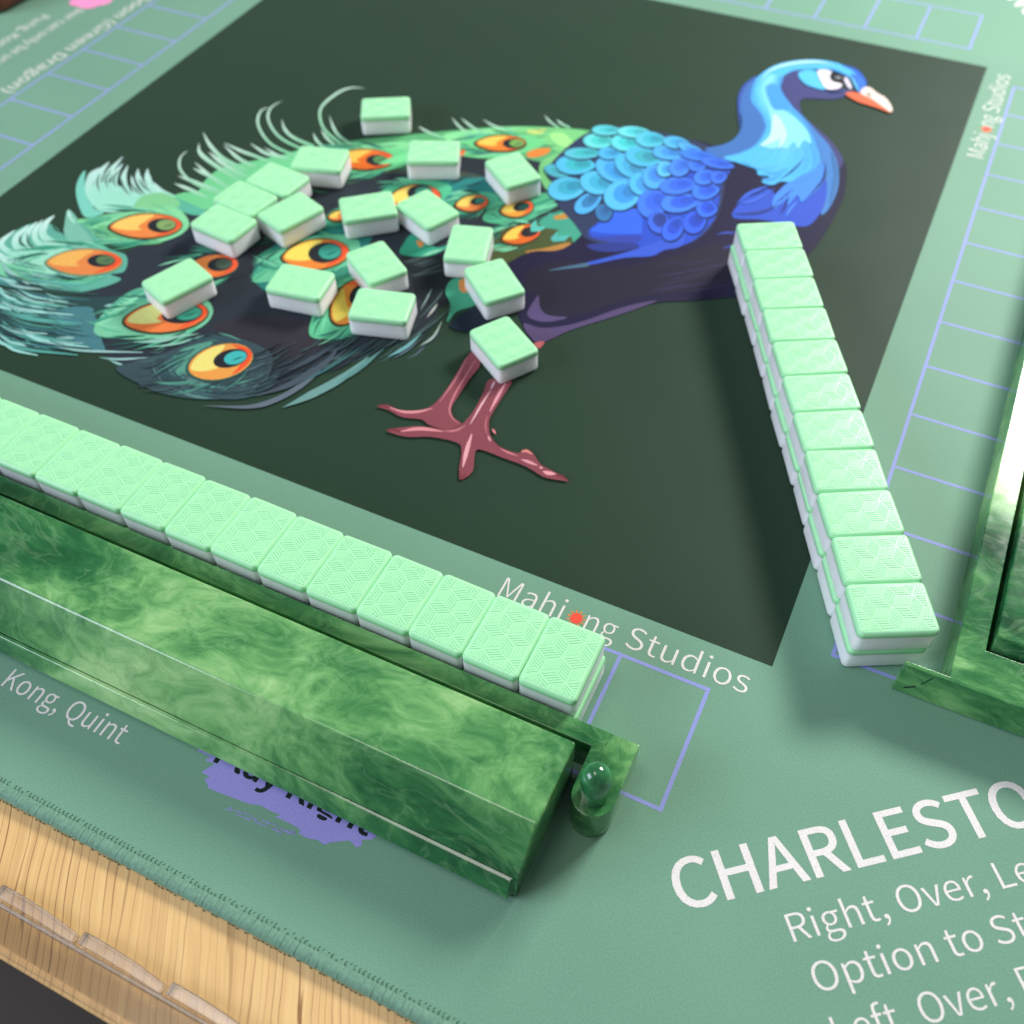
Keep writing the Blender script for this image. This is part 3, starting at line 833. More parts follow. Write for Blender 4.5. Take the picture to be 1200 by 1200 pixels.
# E4 plume at the bottom
poly(T, G('#3d5056'), [(136, 432), (160, 424), (200, 412), (230, 400), (262, 394), (300, 404), (320, 420), (310, 450), (280, 466), (236, 469), (190, 462), (154, 446)])
poly(T, G('#5a9a86'), [(198, 430), (208, 414), (226, 406), (250, 402), (228, 424), (232, 446), (262, 452), (300, 444), (306, 440), (280, 456), (240, 460), (212, 450)])
for i in range(40):
    a = r.uniform(0.15, 0.98); rad = r.uniform(1.15, 1.85)
    cx, cy = 262, 424
    ang = pi * (0.05 + a * 0.95)
    def pt(an, k_): return (cx + 48 * k_ * cos(an), cy + 25 * k_ * sin(an))
    stroke(T, G(r.choice(['#3d5458', '#5c8480', '#44686a', '#2f4146', '#4d5c68', '#37484e'])), [pt(ang - .30, rad), pt(ang, rad), pt(ang + .34, rad)], r.uniform(1.4, 4.0), (0.1, 0.1))
for i in range(110):                                  # fine dark strands sweeping through the lower tail
    t = r.random(); k_ = r.random()
    x = 150 + 330 * t; y = 462 - 62 * max(0, t - .35) - 50 * k_ * (1 - .5 * t)
    l = r.uniform(22, 60); up = 0.10 + 0.62 * t
    stroke(T, G(r.choice(['#3d4c54', '#46605f', '#2b343a', '#54706e', '#39474c', '#5b6f78', '#232b30'])),
           [(x, y), (x + l * .5, y - l * .5 * up + 2), (x + l, y - l * up - 3)], r.uniform(0.8, 2.0), (0.05, 0.05), sub=4)
eye(259, 425.5, 38.5, 20, -14, 270.5, 421.5, 20.5, 10.5, bc=['#41686a', '#4f8a7c', '#36555a', '#5a9a86', '#2f464c'], yel='#efe07c', org='#eb9f4c', spot='#45b8b4', rim='#355a50', tear=0.1)
# bottom sweeps
for pts, w, c in (([(240, 477), (294, 478), (330, 467), (363, 446), (384, 424)], 6, '#64707c'), ([(332, 479), (363, 465), (400, 445), (432, 420)], 9, '#6f9a94'),
                  ([(393, 452), (420, 434), (450, 410)], 5, '#5f8f8c'), ([(454, 420), (476, 408), (494, 392)], 4, '#6fa6a8'), ([(300, 466), (340, 452), (380, 428), (400, 405)], 7, '#4a5660'),
                  ([(492, 407), (508, 396), (518, 378)], 2.5, '#a8bcb6'), ([(500, 374), (508, 364), (513, 357)], 2.5, '#c8ccc8'), ([(492, 366), (500, 352), (506, 340)], 1.8, '#8aa09c'),
                  ([(486, 380), (500, 366), (514, 350), (520, 340)], 2.0, '#54676a'), ([(330, 440), (370, 420), (400, 398)], 4, '#45505a'), ([(350, 452), (390, 430), (430, 404)], 3, '#3f6a6c')):
    stroke(T, G(c), pts, w, (0.05, 0.15))
for i in range(55):                                   # and fine pale ones at the outer left
    x = r.uniform(-6, 70); y = 300 + r.uniform(0, 100); l = r.uniform(16, 46)
    stroke(T, G(r.choice(['#6fb0a2', '#4f9488', '#8cc4b8', '#356660', '#2f5048', '#27443c'])), [(x, y), (x + l * .4, y + 5), (x + l, y + 8)], r.uniform(0.7, 1.5), (0.05, 0.1), sub=4)
poly(T, G('#1f2b38'), [(528, 384), (536, 372), (560, 362), (580, 372), (572, 384), (548, 390)])

# ---- body, wing, neck
B = 'peacock_body_print'
poly(B, G('#26233f'), [(600, 340), (596, 312), (622, 296), (660, 292), (690, 262), (700, 200), (740, 170), (790, 162), (840, 172), (860, 185), (900, 200), (950, 190), (978, 176),
                       (989, 190), (992, 206), (989, 228), (980, 250), (968, 272), (950, 296), (920, 326), (890, 344), (857, 349), (810, 353), (773, 355), (745, 362), (712, 373),
                       (689, 380), (663, 389), (644, 398), (634, 405), (622, 398), (612, 380), (604, 360)])
poly(B, G('#2b2838'), [(620, 318), (660, 306), (700, 312), (740, 312), (790, 300), (840, 286), (860, 300), (850, 330), (800, 342), (750, 348), (700, 362), (660, 374), (636, 366), (628, 345), (616, 340)])
for i in range(12):
    x = 740 + r.uniform(0, 100); y = 306 + r.uniform(0, 34)
    stroke(B, G('#35314e'), [(x, y + 4), (x + 24, y + 1), (x + 56, y - 6)], r.uniform(1.2, 2.6), (0.05, 0.05))
poly(B, G('#5c4f78'), [(618, 367), (624, 356), (631, 347), (633, 361), (642, 370), (665, 373), (641, 378), (622, 374)])
poly(B, G('#5a4c72'), [(614, 380), (635, 385), (664, 382), (690, 375), (720, 364), (745, 357), (770, 353), (745, 363), (712, 374), (689, 381), (663, 390), (646, 398), (632, 403), (620, 394)])
poly(B, G('#c0656a'), [(626, 403), (638, 401), (632, 409)])
WN = 'peacock_wing_print'
poly(WN, G('#35405e'), [(640, 205), (655, 182), (685, 158), (712, 149), (750, 152), (790, 159), (830, 172), (858, 190), (850, 215), (840, 256), (812, 284), (770, 292), (730, 290), (690, 282), (672, 262), (650, 236), (660, 225)])
poly(WN, G('#3455c8'), [(690, 275), (700, 262), (717, 250), (752, 244), (790, 225), (812, 190), (856, 194), (846, 216), (840, 250), (832, 264), (815, 281), (790, 291), (760, 292), (720, 286)])
poly(WN, G('#3c6cec'), [(693, 272), (705, 262), (714, 250), (748, 246), (752, 268), (746, 275)], sub=3)
poly(WN, G('#3b4aa8'), [(684, 277), (700, 279), (745, 276), (750, 284), (715, 285)], sub=3)
poly(WN, G('#34408c'), [(690, 287), (740, 285), (748, 291), (720, 296), (696, 294)], sub=3)
poly(WN, G('#3f5fd0'), [(642, 318), (686, 309), (735, 296), (777, 282), (802, 274), (800, 286), (794, 291), (778, 294), (763, 301), (731, 303), (688, 312)], sub=3)
poly(WN, G('#4f7088'), [(642, 318), (664, 313), (688, 309), (688, 313), (662, 316)], sub=3)
SC = [  # centre, radii, tilt, rim colour, inner colour
    (709, 153.5, 14, 5, 2, '#66d2dc', '#4fc7cf'), (741, 155.5, 16, 5.5, 3, '#72dfe8', '#52cdd2'), (700, 166, 15, 7.5, 3, '#70e0e0', '#52d2cd'), (732, 168, 15, 8.5, 5, '#66dbe4', '#49cfd2'),
    (761, 164.5, 15, 8, 4, '#5ec8e2', '#47b9d0'), (681, 180.5, 18, 5.5, 0, '#5fc4d8', '#46c0c4'), (713, 180.5, 11, 6, 2, '#54b9e8', '#48a8dc'), (752, 184.5, 18, 10, 10, '#54bce6', '#47b0c0'),
    (782, 180, 16, 7, 5, '#57b2f4', '#4899e8'), (791, 168, 13, 6, 8, '#5abbea', '#4aa8dc'), (808, 175, 14, 4, 20, '#58b0f0', '#4c98e4'), (652, 201, 13, 6, 14, '#58bcd2', '#4cb0c0'),
    (672, 194, 19, 10, 2, '#57c2ea', '#43bcc8'), (737, 195, 17, 11, 34, '#56bcec', '#4cabd8'), (717, 200, 19, 11.5, 28, '#58b8f4', '#45a0e0'), (778.7, 198.7, 7.5, 8.5, 30, '#64c4f4', '#50a8ec'),
    (796, 197, 11, 9.5, -20, '#4f8ef6', '#447cf0'), (816, 183, 18, 5, 8, '#4484f0', '#3c74e8'), (766, 208.5, 12, 12.5, -30, '#56aef6', '#4890f0'), (699, 215, 18, 12, 10, '#5cc4f2', '#46b2d6'),
    (752, 216.5, 14, 12, 25, '#56bcf2', '#4a9fe6'), (662.7, 222, 19, 12, -8, '#5ec6f2', '#46b4d6'), (792, 218.7, 18, 9, -4, '#4880f4', '#3f6cf0'), (728, 230, 19, 15.5, -14, '#5cc0f6', '#449ce4'),
    (764, 240, 16, 15, -18, '#4880f4', '#3f6cf0'), (688, 239, 15, 9, -34, '#56b4f4', '#3f84b8'), (707, 250, 8, 9, -30, '#3f7cb4', '#3a6fa8'), (816, 194.7, 9, 6, 0, '#4680f4', '#3d70ee'),
    (825, 209, 11, 7.5, -8, '#4884f6', '#3c6cee'), (838.7, 192, 16, 5, 12, '#4478ee', '#3a66e2'), (841, 209, 7.5, 6.5, -10, '#4478ee', '#3a62de'), (794.7, 238.7, 19, 10, -6, '#4a86f4', '#3c66ea'),
    (825, 225, 13, 9, -6, '#4480f6', '#3a66ee'), (826.7, 245, 10, 9.5, 10, '#4074f0', '#3558dc'), (771, 262, 10, 12, -40, '#416ce8', '#34489c'), (788, 270, 13, 10, -50, '#3f6cf0', '#3454cc'), (813, 262, 12, 11, -30, '#3c66ea', '#3250c4')]
def scale_shape(cx, cy, a, b_, tl, k_=1.0, dx=0.0):
    # broad round tip to the left, drawn out to a point on the right
    ca, sa = cos(radians(tl)), sin(radians(tl)); out = []
    for i in range(20):
        t = 2 * pi * i / 20
        x = a * k_ * cos(t); y = b_ * k_ * sin(t)
        if x > 0: x *= 1.25; y *= 1 - 0.35 * (x / (1.25 * a * k_)) ** 2
        x += dx
        out.append(Vector((cx + x * ca - y * sa, cy + x * sa + y * ca)))
    return out
for cx, cy, a, b_, tl, c1, c2 in sorted(SC, key=lambda q: q[0] - 0.25 * q[1]):
    exec_art.append((WN, scale_shape(cx + 0.4, cy + 0.9, a + 1.7, b_ + 1.9, tl, 1.06), G('#26304c')))
    exec_art.append((WN, scale_shape(cx, cy, a + 0.6, b_ + 0.7, tl, 1.06), G(c1)))
    exec_art.append((WN, scale_shape(cx, cy - b_ * .10, a, b_, tl, 0.74, a * .24), G(c2)))
    exec_art.append((WN, scale_shape(cx, cy - b_ * .16, a, b_, tl, 0.46, a * .52), mixc(G(c2), G('#26406c'), 0.32)))
NK = 'peacock_neck_print'
poly(NK, G('#4474b8'), [(826, 176), (846, 171), (860, 164), (868, 152), (869, 140), (866, 126), (866, 114), (872, 103), (882, 93), (898, 92), (905, 120), (904, 150), (890, 172), (862, 190), (842, 186)])
stroke(NK, G('#3c58a8'), [(867, 152), (866, 120), (872, 103), (886, 90)], 4, (0.2, 0.2))
poly(NK, G('#46497c'), [(908, 104), (912, 92), (930, 82), (952, 84), (975, 100), (1000, 108), (992, 112.5), (978, 117), (956, 116.5), (942, 116.5), (937, 122), (941, 136), (954, 148), (968, 160), (980, 174), (988, 190), (975, 200), (950, 165), (925, 135)])
poly(NK, G('#4a84c8'), [(926, 126), (942, 138), (958, 156), (972, 172), (982, 194), (982, 220), (972, 244), (962, 252), (966, 232), (966, 206), (955, 180), (938, 152)])
poly(NK, G('#3a5ac8'), [(862, 244), (880, 228), (900, 222), (915, 232), (945, 228), (966, 210), (968, 232), (960, 252), (944, 266), (915, 262), (890, 258), (860, 256)])
poly(NK, G('#4c8ff0'), [(905, 236), (915, 222), (935, 206), (955, 190), (966, 196), (967, 208), (960, 222), (945, 234), (938, 238), (934, 230), (922, 243), (924, 232), (908, 246)], sub=3)
poly(NK, G('#58bdf8'), [(880, 112), (884, 98), (894, 86), (912, 76.5), (935, 72), (960, 71.5), (980, 75), (998, 82), (1010, 93), (1012, 104), (1004, 104), (996, 92), (975, 84), (950, 82), (930, 84), (917, 91), (912, 100), (914, 112),
                        (924, 126), (940, 142), (952, 160), (960, 184), (957, 196), (940, 206), (926, 214), (914, 214), (905, 218), (892, 214), (902, 208), (888, 206), (886, 200), (868, 193), (848, 186), (866, 181), (884, 172), (895, 160), (897, 148), (890, 132), (882, 122)], sub=4)
nA = [(892, 92), (881, 106), (884, 122), (894, 138), (897, 152), (884, 172), (856, 186)]
nM = [(906, 88), (900, 104), (906, 124), (918, 142), (922, 160), (914, 186), (896, 206)]
nB = [(918, 92), (914, 106), (925, 124), (943, 145), (956, 172), (959, 196), (946, 214)]
nC = [(0.0, '#4a96e0'), (0.18, '#62c6fa'), (0.34, '#86defc'), (0.5, '#92e4fd'), (0.66, '#7cd6fc'), (0.82, '#58b4f4'), (1.0, '#4a94e4')]
def ncol(t):
    for (t0, c0), (t1, c1) in zip(nC, nC[1:]):
        if t <= t1: return mixc(G(c0), G(c1), (t - t0) / (t1 - t0))
    return G(nC[-1][1])
for i in range(46):
    t = min(1, max(0, (i + r.uniform(-.6, .6)) / 45))
    e0 = r.uniform(0, .5); cut = r.choice((5, 6, 7, 7))
    pts = []
    for q in range(cut):
        pa, pm, pb = Vector(nA[q]), Vector(nM[q]), Vector(nB[q])
        pts.append(pa.lerp(pm, t * 2) if t < .5 else pm.lerp(pb, t * 2 - 1))
    stroke(NK, mixc(ncol(t), G('#4f9fe8'), r.uniform(0, .15)), pts, r.uniform(1.6, 3.0), (0.2, 0.05), mixc(ncol(t), G('#58b8f6'), .5), sub=4)
poly(NK, G('#4a9ee8'), [(897, 104), (904, 99), (911, 103), (915, 114), (926, 127), (918, 132), (906, 128), (900, 116)])
poly(NK, G('#8fe3fd'), [(900, 126), (908, 132), (918, 131), (934, 142), (946, 156), (950, 170), (942, 166), (934, 176), (930, 168), (920, 176), (914, 172), (906, 176), (892, 172), (903, 160), (904, 146)], sub=4)
poly(NK, G('#c2f4ff'), [(906, 136), (915, 142), (921, 156), (920, 166), (912, 176), (914, 164), (904, 169), (890, 172.5), (902, 160)], sub=4)
stroke(NK, G('#b4ecff'), [(889, 98), (904, 83), (930, 75.5), (958, 74), (978, 78)], 3.4, (0.05, 0.05))
stroke(NK, G('#2f63c8'), [(985, 77), (1002, 84), (1012, 95), (1014, 103)], 4.5, (0.1, 0.5))
poly(NK, G('#5cc4fa'), [(935, 88), (944, 83.5), (956, 85), (960, 94), (967, 106.5), (950, 103), (940, 97)], sub=4)
poly(NK, G('#3f78d4'), [(996, 88), (1006, 90), (1014, 99), (1011, 108), (1005, 109), (1000, 100)], sub=4)
stroke(NK, G('#2b3a66'), [(956, 85), (963, 98), (972, 108), (988, 108)], 2.2, (0.3, 0.2))
stroke(NK, G('#3f86d0'), [(958, 83.5), (974, 83), (990, 89), (997, 95)], 2.0, (0.3, 0.2))
poly(NK, G('#efe9f0'), [(957.5, 85), (968, 83.5), (975, 87), (972.5, 94.5), (978, 98), (986, 100), (983, 105), (972, 106.5), (966.5, 104), (961, 95)], sub=4)
poly(NK, G('#22262a'), [(974, 87), (984, 88.5), (992, 91.5), (991, 96.5), (983, 97), (972.5, 94)], sub=4)
poly(NK, G('#8a8f94'), [(979, 91), (985, 91.5), (984, 94), (979, 93.5)], sub=3)
poly(NK, G('#dcd6ea'), [(988.5, 93), (993, 93.5), (998, 104), (995, 105.5), (990.5, 99.5)], sub=3)
stroke(NK, G('#6ecbee'), [(996, 90), (1001, 99), (1007, 110)], 2.2, (0.2, 0.2))
poly(NK, G('#e5704c'), [(990, 111.5), (1000, 109.5), (1012, 113), (1024, 118), (1036, 126), (1044, 134), (1030, 129), (1015, 124), (1003, 120)], sub=4)
poly(NK, G('#f2e0d2'), [(1008, 111), (1012, 104.5), (1019, 104), (1028, 111), (1038, 117), (1045, 128), (1043, 133), (1034, 126.5), (1020, 117)], sub=4)
poly(NK, G('#7a7262'), [(1015, 110), (1018, 111), (1021, 114.5), (1017, 114)], sub=3)
# streaks of the breast
for pts, w, c in (([(942, 187), (930, 200), (914, 212)], 2.2, '#2c3c78'), ([(967, 192), (964, 212), (946, 233)], 2.6, '#2c3468'), ([(930, 222), (918, 232), (906, 242)], 1.8, '#2f3f86'), ([(925, 230), (920, 242), (914, 252)], 2.6, '#2a3a80'),
                  ([(863, 240), (878, 228), (902, 218)], 4.0, '#4468d8'), ([(866, 240), (884, 236), (908, 222)], 3.0, '#4a70e0'), ([(876, 232), (890, 226), (900, 220)], 1.6, '#2c3468'), ([(840, 275), (852, 273.5), (866, 274)], 2.2, '#4256b4'),
                  ([(846, 292), (858, 289), (870, 288)], 1.6, '#4256b4'), ([(860, 252), (890, 250), (916, 240)], 3, '#37448c'), ([(974, 178), (980, 205), (972, 240)], 5, '#4678b0'), ([(896, 203), (910, 204), (924, 198)], 3, '#54a8e6'),
                  ([(892, 210), (902, 212), (916, 206)], 3, '#4f9fe2'), ([(870, 190), (890, 198), (910, 196)], 3.4, '#5fbcf2'), ([(936, 236), (926, 246), (920, 256)], 2.5, '#4c8ff0')):
    stroke(NK, G(c), pts, w, (0.1, 0.1))
# ---- legs
LG = 'peacock_leg_print'
LC = G('#8a4a53')
poly(LG, LC, [(552, 414), (563, 428), (551, 445), (535, 469), (529, 481), (532, 491), (541, 498), (530, 504), (514, 503), (502, 499), (494, 493), (472, 490.5), (455, 482), (442, 478), (453, 475.5), (468, 482), (483, 483), (501, 480), (514, 470), (528, 451)], sub=3)
poly(LG, LC, [(574, 446), (600, 446), (590, 465), (576, 488), (573, 498), (575, 512), (585, 524.5), (607, 532.5), (613, 528), (624, 532), (634, 546), (651, 555), (667, 565), (651, 563.5), (636, 560), (617, 548.5), (588, 537.5),
               (561, 528), (556, 538), (554, 554), (540, 564), (538, 552), (541, 529), (535, 520), (505, 513.5), (476, 513.5), (453, 506), (470, 502.5), (492, 501), (520, 504), (538, 501.5), (555, 483), (567, 460)], sub=3)
LH = G('#dd9198')
for pts, w, c in (([(547, 421), (534, 446), (515, 473)], 2.2, '#c07880'), ([(557, 424), (546, 442), (534, 462), (527, 480), (530, 491), (538, 498)], 1.8, '#cf8088'), ([(457, 479), (472, 484), (490, 484), (507, 480)], 3.2, '#dd9096'),
                  ([(470, 507), (492, 504), (519, 507)], 4, '#de8f95'), ([(520, 507), (534, 506), (546, 500)], 2.2, '#c67a82'), ([(553, 510), (547, 530), (542.5, 549)], 5, '#e6a4aa'), ([(580, 448), (575, 458)], 2.4, '#d8b0bc'),
                  ([(575, 459), (563, 478), (551, 499)], 2.4, '#e6b0b6'), ([(593, 450), (584, 465), (574, 484)], 3.6, '#e29aa2'), ([(571, 488), (569, 500), (571, 511)], 2, '#b86c74'), ([(586, 527), (596, 532), (607, 536)], 1.6, '#d8898f'),
                  ([(611, 540), (620, 543), (630, 547)], 3.2, '#e29aa2'), ([(636, 554), (643, 556), (651, 557)], 4.4, '#e6a0a4'), ([(577, 504), (581, 510)], 3, '#d87f80'), ([(611, 531), (617, 530), (624, 534)], 3.2, '#dd8a80'),
                  ([(632, 549), (636, 550)], 2.6, '#e6a0a4'), ([(572, 512), (575, 519)], 2.4, '#e0a0a0')):
    stroke(LG, G(c), pts, w, (0.25, 0.25))
for pts in ([(442, 478), (450, 477), (456, 480)], [(453, 506), (462, 505), (470, 508)], [(538, 552), (541, 562), (546, 556)], [(651, 558), (658, 560), (666, 565)]):
    stroke(LG, G('#7a3a40'), pts, 3.2, (0.2, 0.2))

# stack the inks: every shape lies a hair above the ones it overlaps
STEP = 0.000005
def bbox(P):
    xs = [p[0] for p in P]; ys = [p[1] for p in P]
    return min(xs), min(ys), max(xs), max(ys)
levels = []
for g_, P, c in exec_art:
    b0 = bbox(P); lv = 0
    for (b1, l1) in levels:
        if b0[0] < b1[2] and b0[2] > b1[0] and b0[1] < b1[3] and b0[3] > b1[1] and l1 >= lv:
            lv = l1 + 1
    levels.append((b0, lv))
prints = {}
for (g_, P, c), (b0, lv) in zip(exec_art, levels):
    pts = []
    for p in P:
        q = mat_from_photo(p[0], p[1])
        pts.append((max(q.x, -0.9995) * S, min(max(q.y, 0.0005), 0.9995) * S))
    prints.setdefault(g_, []).append((pts, INK0 * 1.5 + lv * STEP, c))
print('ink levels', max(l for _, l in levels))
main_print = flat_mesh('peacock_print', prints['peacock_print'], mat_thing)
for g_ in ('peacock_body_print', 'peacock_wing_print', 'peacock_neck_print', 'peacock_leg_print'):
    o = flat_mesh(g_, prints[g_], None)
    o.parent = main_print

# ------------------------------------------------------------------ tiles
TW, TL, TH = 0.0450 * S, 0.0605 * S, 0.0257 * S
SEAM = 0.75
def tile_ring(inset, z, rv=0.0023, seg=5):
    return [(x, y, z) for x, y in rounded_rect(TW / 2 - inset, TL / 2 - inset, max(0.0005, rv - inset), seg)]
E_R = 0.0014
low, high = [], []
for i in range(4):
    a = radians(90 * i / 3)
    low.append(tile_ring(E_R * (1 - sin(a)), E_R * (1 - cos(a))))
low.append(tile_ring(0, TH * SEAM))
gap = 0.00005
high.append(tile_ring(0.0, TH * SEAM))
high.append(tile_ring(-gap, TH * SEAM + gap))
for i in range(5):
    a = radians(90 * i / 4)
    high.append(tile_ring(E_R * (1 - cos(a)) - gap * cos(a), TH - E_R * (1 - sin(a))))
v, f = ring_solid(low); me_low = bpy.data.meshes.new('white_face'); me_low.from_pydata(v, [], f); me_low.update()
v, f = ring_solid(high, cap_bottom=False); me_high = bpy.data.meshes.new('green_back'); me_high.from_pydata(v, [], f); me_high.update()
for me, m in ((me_low, M_TWHITE), (me_high, M_TGREEN)):
    me.materials.append(m)
    for p in me.polygons: p.use_smooth = True
    me.set_sharp_from_angle(angle=radians(50))

# raised hatching on the backs: rhombi round the middle, each ruled parallel to one of its sides
def hatch_mesh():
    e = 0.0059
    dirs = [Vector((cos(radians(a)), sin(radians(a)))) for a in (30, 90, 150)]
    hx, hy = TW / 2 - 0.0016, TL / 2 - 0.0016
    a1 = dirs[0] * e + dirs[1] * e; a2 = dirs[1] * e + dirs[2] * e          # lattice of the six-fold points
    verts, faces = [], []
    def clip(p, q):
        t0, t1 = 0.0, 1.0
        d = q - p
        for pc, dc, lim in ((p.x, d.x, hx), (p.y, d.y, hy)):
            for s_ in (1, -1):
                den = s_ * dc; num = lim - s_ * pc
                if abs(den) < 1e-12:
                    if num < 0: return None
                elif den > 0: t1 = min(t1, num / den)
                else: t0 = max(t0, num / den)
        if t1 - t0 <= 0.02: return None
        return p + d * t0, p + d * t1
    def rib(p, q, w, h):
        c = clip(p, q)
        if not c: return
        p, q = c
        if (q - p).length < 0.0005: return
        d = (q - p).normalized(); n = Vector((-d.y, d.x))
        b0 = len(verts)
        z0, z1 = TH - 0.00003, TH + h
        for (pt, s_) in ((p, 1), (q, -1)):
            for k_, z, ins in ((-w, z0, 0), (-w * .62, z1, 0.00014), (w * .62, z1, 0.00014), (w, z0, 0)):
                v_ = pt + n * k_ + d * (ins * s_)
                verts.append((v_.x, v_.y, z))
        a, b_ = b0, b0 + 4
        faces.extend([(a, b_, b_ + 1, a + 1), (a + 1, b_ + 1, b_ + 2, a + 2), (a + 2, b_ + 2, b_ + 3, a + 3), (a, a + 1, a + 2, a + 3), (b_ + 3, b_ + 2, b_ + 1, b_)])
    six = [Vector((cos(radians(a)), sin(radians(a)))) for a in range(30, 390, 60)]
    seen = set()
    for i in range(-4, 5):
        for j in range(-4, 5):
            o = a1 * i + a2 * j
            for m_ in range(6):
                u, w_ = six[m_] * e, six[(m_ + 1) % 6] * e
                c = o + (u + w_) * 0.5
                key = (round(c.x, 5), round(c.y, 5))
                if key in seen or abs(c.x) > TW or abs(c.y) > TL: continue
                seen.add(key)
                # each of the three turns of rhombus is ruled along its own side
                uu, ww = w_, u
                n = 5
                for q in range(n):
                    t = (q + 0.5) / n
                    rib(o + ww * t + uu * 0.08, o + ww * t + uu * 0.92, 0.00036, 0.00018)
    me = bpy.data.meshes.new('raised_pattern')
    me.from_pydata(verts, [], faces); me.update(); me.materials.append(M_TGREEN)
    return me
me_hatch = hatch_mesh()

tile_no = [0]
def tile(x, y, z, rz, label, group, pattern=True):
    t = empty('mahjong_tile', (x, y, z), rz)
    tag(t, label, 'tile', group)
    parts = [('white_face', me_low), ('green_back', me_high)]
    if pattern: parts.append(('raised_pattern', me_hatch))
    for nm, me in parts:
        o = bpy.data.objects.new(nm, me); COL.objects.link(o); o.parent = t
    tile_no[0] += 1
    return t

Z0 = 0.0004                                      # tiles rest on the print
rj = random.Random(21)
# scattered tiles: centre (units of S), direction of the long side, label
SCAT = [(-0.6584, 0.5453, 28.7, 'mint tile lying beyond the curled green feather tips, farthest from the front wall'),
        (-0.6724, 0.4159, 15.6, 'mint tile touching the orange feather eye above the packed cluster of tiles'),
        (-0.5577, 0.4839, 24.2, 'mint tile on the upper tail feathers, between the lone far tile and the wing'),
        (-0.4566, 0.4891, -38.2, 'mint tile beside the turquoise wing scales of the peacock'),
        (-0.6945, 0.3605, -6.5, 'mint tile at the inner end of three packed in a row on the tail'),
        (-0.7072, 0.3139, -8.4, 'mint tile in the middle of three packed in a row on the tail'),
        (-0.7027, 0.2664, -6.8, 'mint tile at the outer end of three packed in a row on the tail'),
        (-0.6465, 0.3145, 69.8, 'mint tile wedged beside the packed row of three tiles'),
        (-0.5729, 0.3581, 39.2, 'mint tile nearly corner to corner with another in the middle of the tail'),
        (-0.5102, 0.3817, -24.4, 'mint tile turned cornerwise beside the small yellow feather eyes'),
        (-0.4403, 0.3456, -72.7, 'mint tile standing lengthwise over the olive feathers below the wing'),
        (-0.3882, 0.3014, -40.6, 'mint tile at the edge of the purple belly, between two other tiles'),
        (-0.3391, 0.2226, -33.6, 'mint tile lying across the tops of the peacock legs'),
        (-0.5142, 0.2763, -34.0, 'mint tile beside the large red-ringed feather eye, one corner behind another tile'),
        (-0.4738, 0.2190, 15.5, 'mint tile covering half of a yellow feather eye at the tail bottom'),
        (-0.5699, 0.2162, 8.6, 'mint tile just below the large red-ringed feather eye'),
        (-0.6883, 0.1648, 68.6, 'mint tile alone on a big orange feather eye at the tail end')]
for x, y, a, lb in SCAT:
    tile(x * S, y * S, Z0, radians(a - 90), lb, 'tiles scattered over the peacock')

# front wall: two rows high along the rack
ORD = ['first', 'second', 'third', 'fourth', 'fifth', 'sixth', 'seventh', 'eighth', 'ninth', 'tenth', 'eleventh', 'twelfth', 'thirteenth', 'fourteenth', 'fifteenth',
       'sixteenth', 'seventeenth', 'eighteenth', 'nineteenth']
FP = 0.04503
for k in range(19):
    xr = -0.1172 - k * FP
    for row in (0, 1):
        off = 0.0020 if row == 0 else 0.0
        x = xr - TW / S / 2 + off + rj.uniform(-.0003, .0003)
        y = -0.0588 - TL / S / 2 + rj.uniform(-.0009, .0009) + (0.0 if row else -0.001)
        pos = 'mint tile at the knob end' if k == 0 else 'mint tile %s from the knob end' % ORD[k]
        lb = pos + (' of the wall along the long rack, upper row' if row else ' of the wall along the long rack, lower row')
        g_ = 'upper tiles of the wall along the rack' if row else 'lower tiles of the wall along the rack'
        tile(x * S, y * S, Z0 + row * (TH + 0.00006), radians(rj.uniform(-.9, .9)), lb, g_, pattern=bool(row))
# right wall, slanting across the square's corner
D = Vector((0.4704, -0.8825)).normalized(); Pp = Vector((-D.y, D.x))
c0 = Vector((-0.1842, 0.4603)); RP = 0.04535
for k in range(11):
    for row in (0, 1):
        c = c0 + D * (RP * (k + 0.5)) + Pp * (TL / S / 2)
        if row == 0: c = c - Pp * 0.0011 - D * 0.001
        c = c + Pp * rj.uniform(-.0007, .0007)
        q_ = 10 - k
        pos = 'mint tile at the flange end' if q_ == 0 else 'mint tile %s from the flange end' % ORD[q_]
        lb = pos + (' of the slanting wall, upper row' if row else ' of the slanting wall, lower row')
        g_ = 'upper tiles of the slanting wall' if row else 'lower tiles of the slanting wall'
        ang = math.atan2(Pp.y, Pp.x) - pi / 2
        tile(c.x * S, c.y * S, Z0 + row * (TH + 0.00006), ang + radians(rj.uniform(-1.0, 1.0)), lb, g_, pattern=bool(row))

# ------------------------------------------------------------------ racks
def extrude_profile(prof, x0, x1):
    """prof: (y, z) loop, extruded along x."""
    n = len(prof)
    verts = [(x0, y, z) for y, z in prof] + [(x1, y, z) for y, z in prof]
    faces = [(i, (i + 1) % n, n + (i + 1) % n, n + i) for i in range(n)]
    faces += [tuple(reversed(range(n))), tuple(range(n, 2 * n))]
    bm = bmesh.new()
    vs = [bm.verts.new(v_) for v_ in verts]
    for f_ in faces: bm.faces.new([vs[i] for i in f_])
    bmesh.ops.recalc_face_normals(bm, faces=bm.faces)
    return bm
def outline_solid(pts, z0, z1):
    bm = bmesh.new()
    lo = [bm.verts.new((x, y, z0)) for x, y in pts]; hi = [bm.verts.new((x, y, z1)) for x, y in pts]
    n = len(pts)
    for i in range(n):
        bm.faces.new((lo[i], lo[(i + 1) % n], hi[(i + 1) % n], hi[i]))
    bm.faces.new(lo[::-1]); bm.faces.new(hi)
    bmesh.ops.recalc_face_normals(bm, faces=bm.faces)
    return bm
